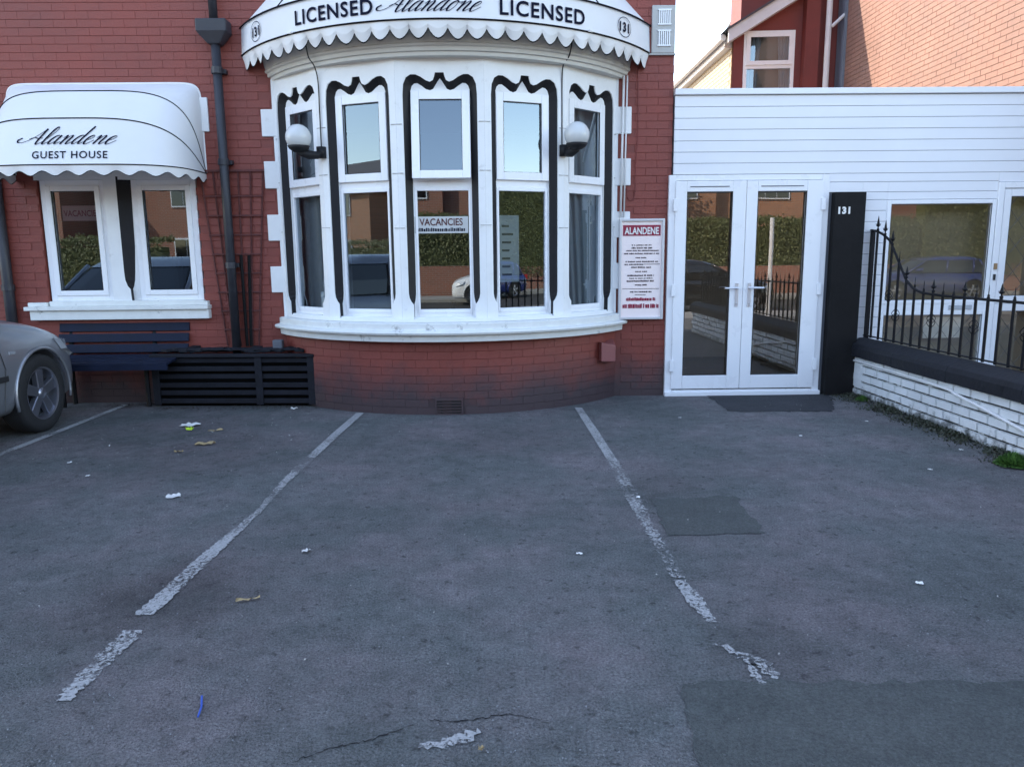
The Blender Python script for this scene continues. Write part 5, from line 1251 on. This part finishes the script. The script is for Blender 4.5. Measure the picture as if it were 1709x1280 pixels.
opp_house(-24.5, -19, 10, 5.4, m_redbrick, 'red brick house with white gable far left across the street')
opp_house(-37, -16, 12, 5.2, m_orange, 'orange brick house furthest left across the street')
def hedge(x0, x1, y, z0, z1, dp_, n, label, seed):
    r2 = random.Random(seed); core = MB(); core.box(x0+.2, x1-.2, y-dp_*.3, y+dp_*.3, z0, z1-.25)
    lv = MB()
    for k in range(n):
        t = r2.random(); x = r2.uniform(x0, x1); 
        if r2.random() < .72: yv = y+dp_/2+r2.gauss(0, .06); z = r2.uniform(z0, z1)
        else: yv = r2.uniform(y-dp_/2, y+dp_/2); z = z1+r2.gauss(0, .07)
        bulge = .18*noise.noise(Vector((x*.9, z*1.3, seed))); p = Vector((x, yv+bulge, z+bulge)); a_ = r2.uniform(0, 6.28); b2_ = r2.uniform(-1, 1); s_ = r2.uniform(.025, .06)
        u = Vector((math.cos(a_), b2_*.5, math.sin(a_)))*s_; v = Vector((-math.sin(a_), b2_*.6, math.cos(a_)))*s_*.6
        lv.add([p-u, p+v, p+u, p-v], [(0, 1, 2, 3)])
    o = empty('hedge', ((x0+x1)/2, y, z0)); tag(o, label, 'hedge')
    for m2, nm in ((core, 'core'), (lv, 'foliage')):
        m2.v = [(v[0]-o.location.x, v[1]-o.location.y, v[2]-o.location.z) for v in m2.v]; m2.build(nm, m_hedge, o)
hedge(-9, 16, -13.9, 1.0, 2.75, 1.2, 60000, 'tall green hedge over a low wall across the street', 3)
hedge(16, 38, -13.6, .6, 4.8, 1.2, 44000, 'tall hedge continuing further right across the street', 8)
hedge(-38, -12, -12.5, .4, 2.2, 1.2, 26000, 'lower dark hedge further left across the street', 9)
lwall = MB(); lwall.box(-24, 22, -13.3, -13.08, -.1, 1.05); o = lwall.build('low_wall', m_redbrick); tag(o, 'low red brick wall under the hedge across the street', 'wall')
# trees over the way
def tree(x, y, h, rad, label, seed, n=9000, mm=None):
    o = empty('street_tree', (x, y, 0)); tag(o, label, 'tree', 'trees across the street'); r2 = random.Random(seed)
    t = MB(); t.tube([(0, 0, 0), (.1, .05, h*.3), (.0, .1, h*.6)], [.2, .15, .08], 8)
    for k in range(9):
        a_ = k*2.4; t.tube([(0, 0, h*(.3+.03*k)), (math.cos(a_)*rad*.45, math.sin(a_)*rad*.45, h*(.55+.03*k)), (math.cos(a_)*rad*.8, math.sin(a_)*rad*.8, h*(.65+.03*k))], [.07, .04, .02], 5)
    t.build('trunk', m_bark, o); lv = MB(); cl = [(Vector((r2.gauss(0, rad*.45), r2.gauss(0, rad*.45), h*.7+r2.gauss(0, h*.13))), r2.uniform(.35, .8)) for _ in range(38)]
    for k in range(n):
        c_, r_ = r2.choice(cl); p = c_+Vector((r2.gauss(0, 1), r2.gauss(0, 1), r2.gauss(0, .8)))*r_*.5; u = Vector((r2.gauss(0, 1), r2.gauss(0, 1), r2.gauss(0, 1))).normalized()*r2.uniform(.05, .1); v = u.cross(Vector((r2.gauss(0, 1), r2.gauss(0, 1), r2.gauss(0, 1)))).normalized()*.05
        lv.add([p-u, p+v, p+u, p-v], [(0, 1, 2, 3)])
    lv.build('crown', mm or m_tree, o)
tree(2.6, -16.2, 6.6, 1.7, 'thin leaved tree in front of the orange brick house', 1); tree(5.9, -16.0, 6.2, 1.6, 'second thin leaved tree nearer the hedge end', 2)
lp = empty('street_lamp', (-1.15+2.2, -11.6, 0)); tag(lp, 'tall grey street lamp across the road mirrored in the bay', 'street lamp')
MB().tube([(0, 0, 0), (0, 0, 2.0), (0, 0, 6.4), (0, .3, 6.75), (0, .7, 6.85)], [.09, .06, .045, .04, .035], 8).build('post', m_steel, lp, smooth=True)
b_ = MB(); b_.box(-.11, .11, .6, 1.15, 6.8, 6.95); b_.build('lamp_head', m_board, lp, bevel=.04)
bpys = tag(MB().tube([(6.4, -2.3, 0), (6.4, -2.3, 2.3)], .05, 8).build('sign_post', m_board), 'white signpost beside the forecourt entrance', 'post')
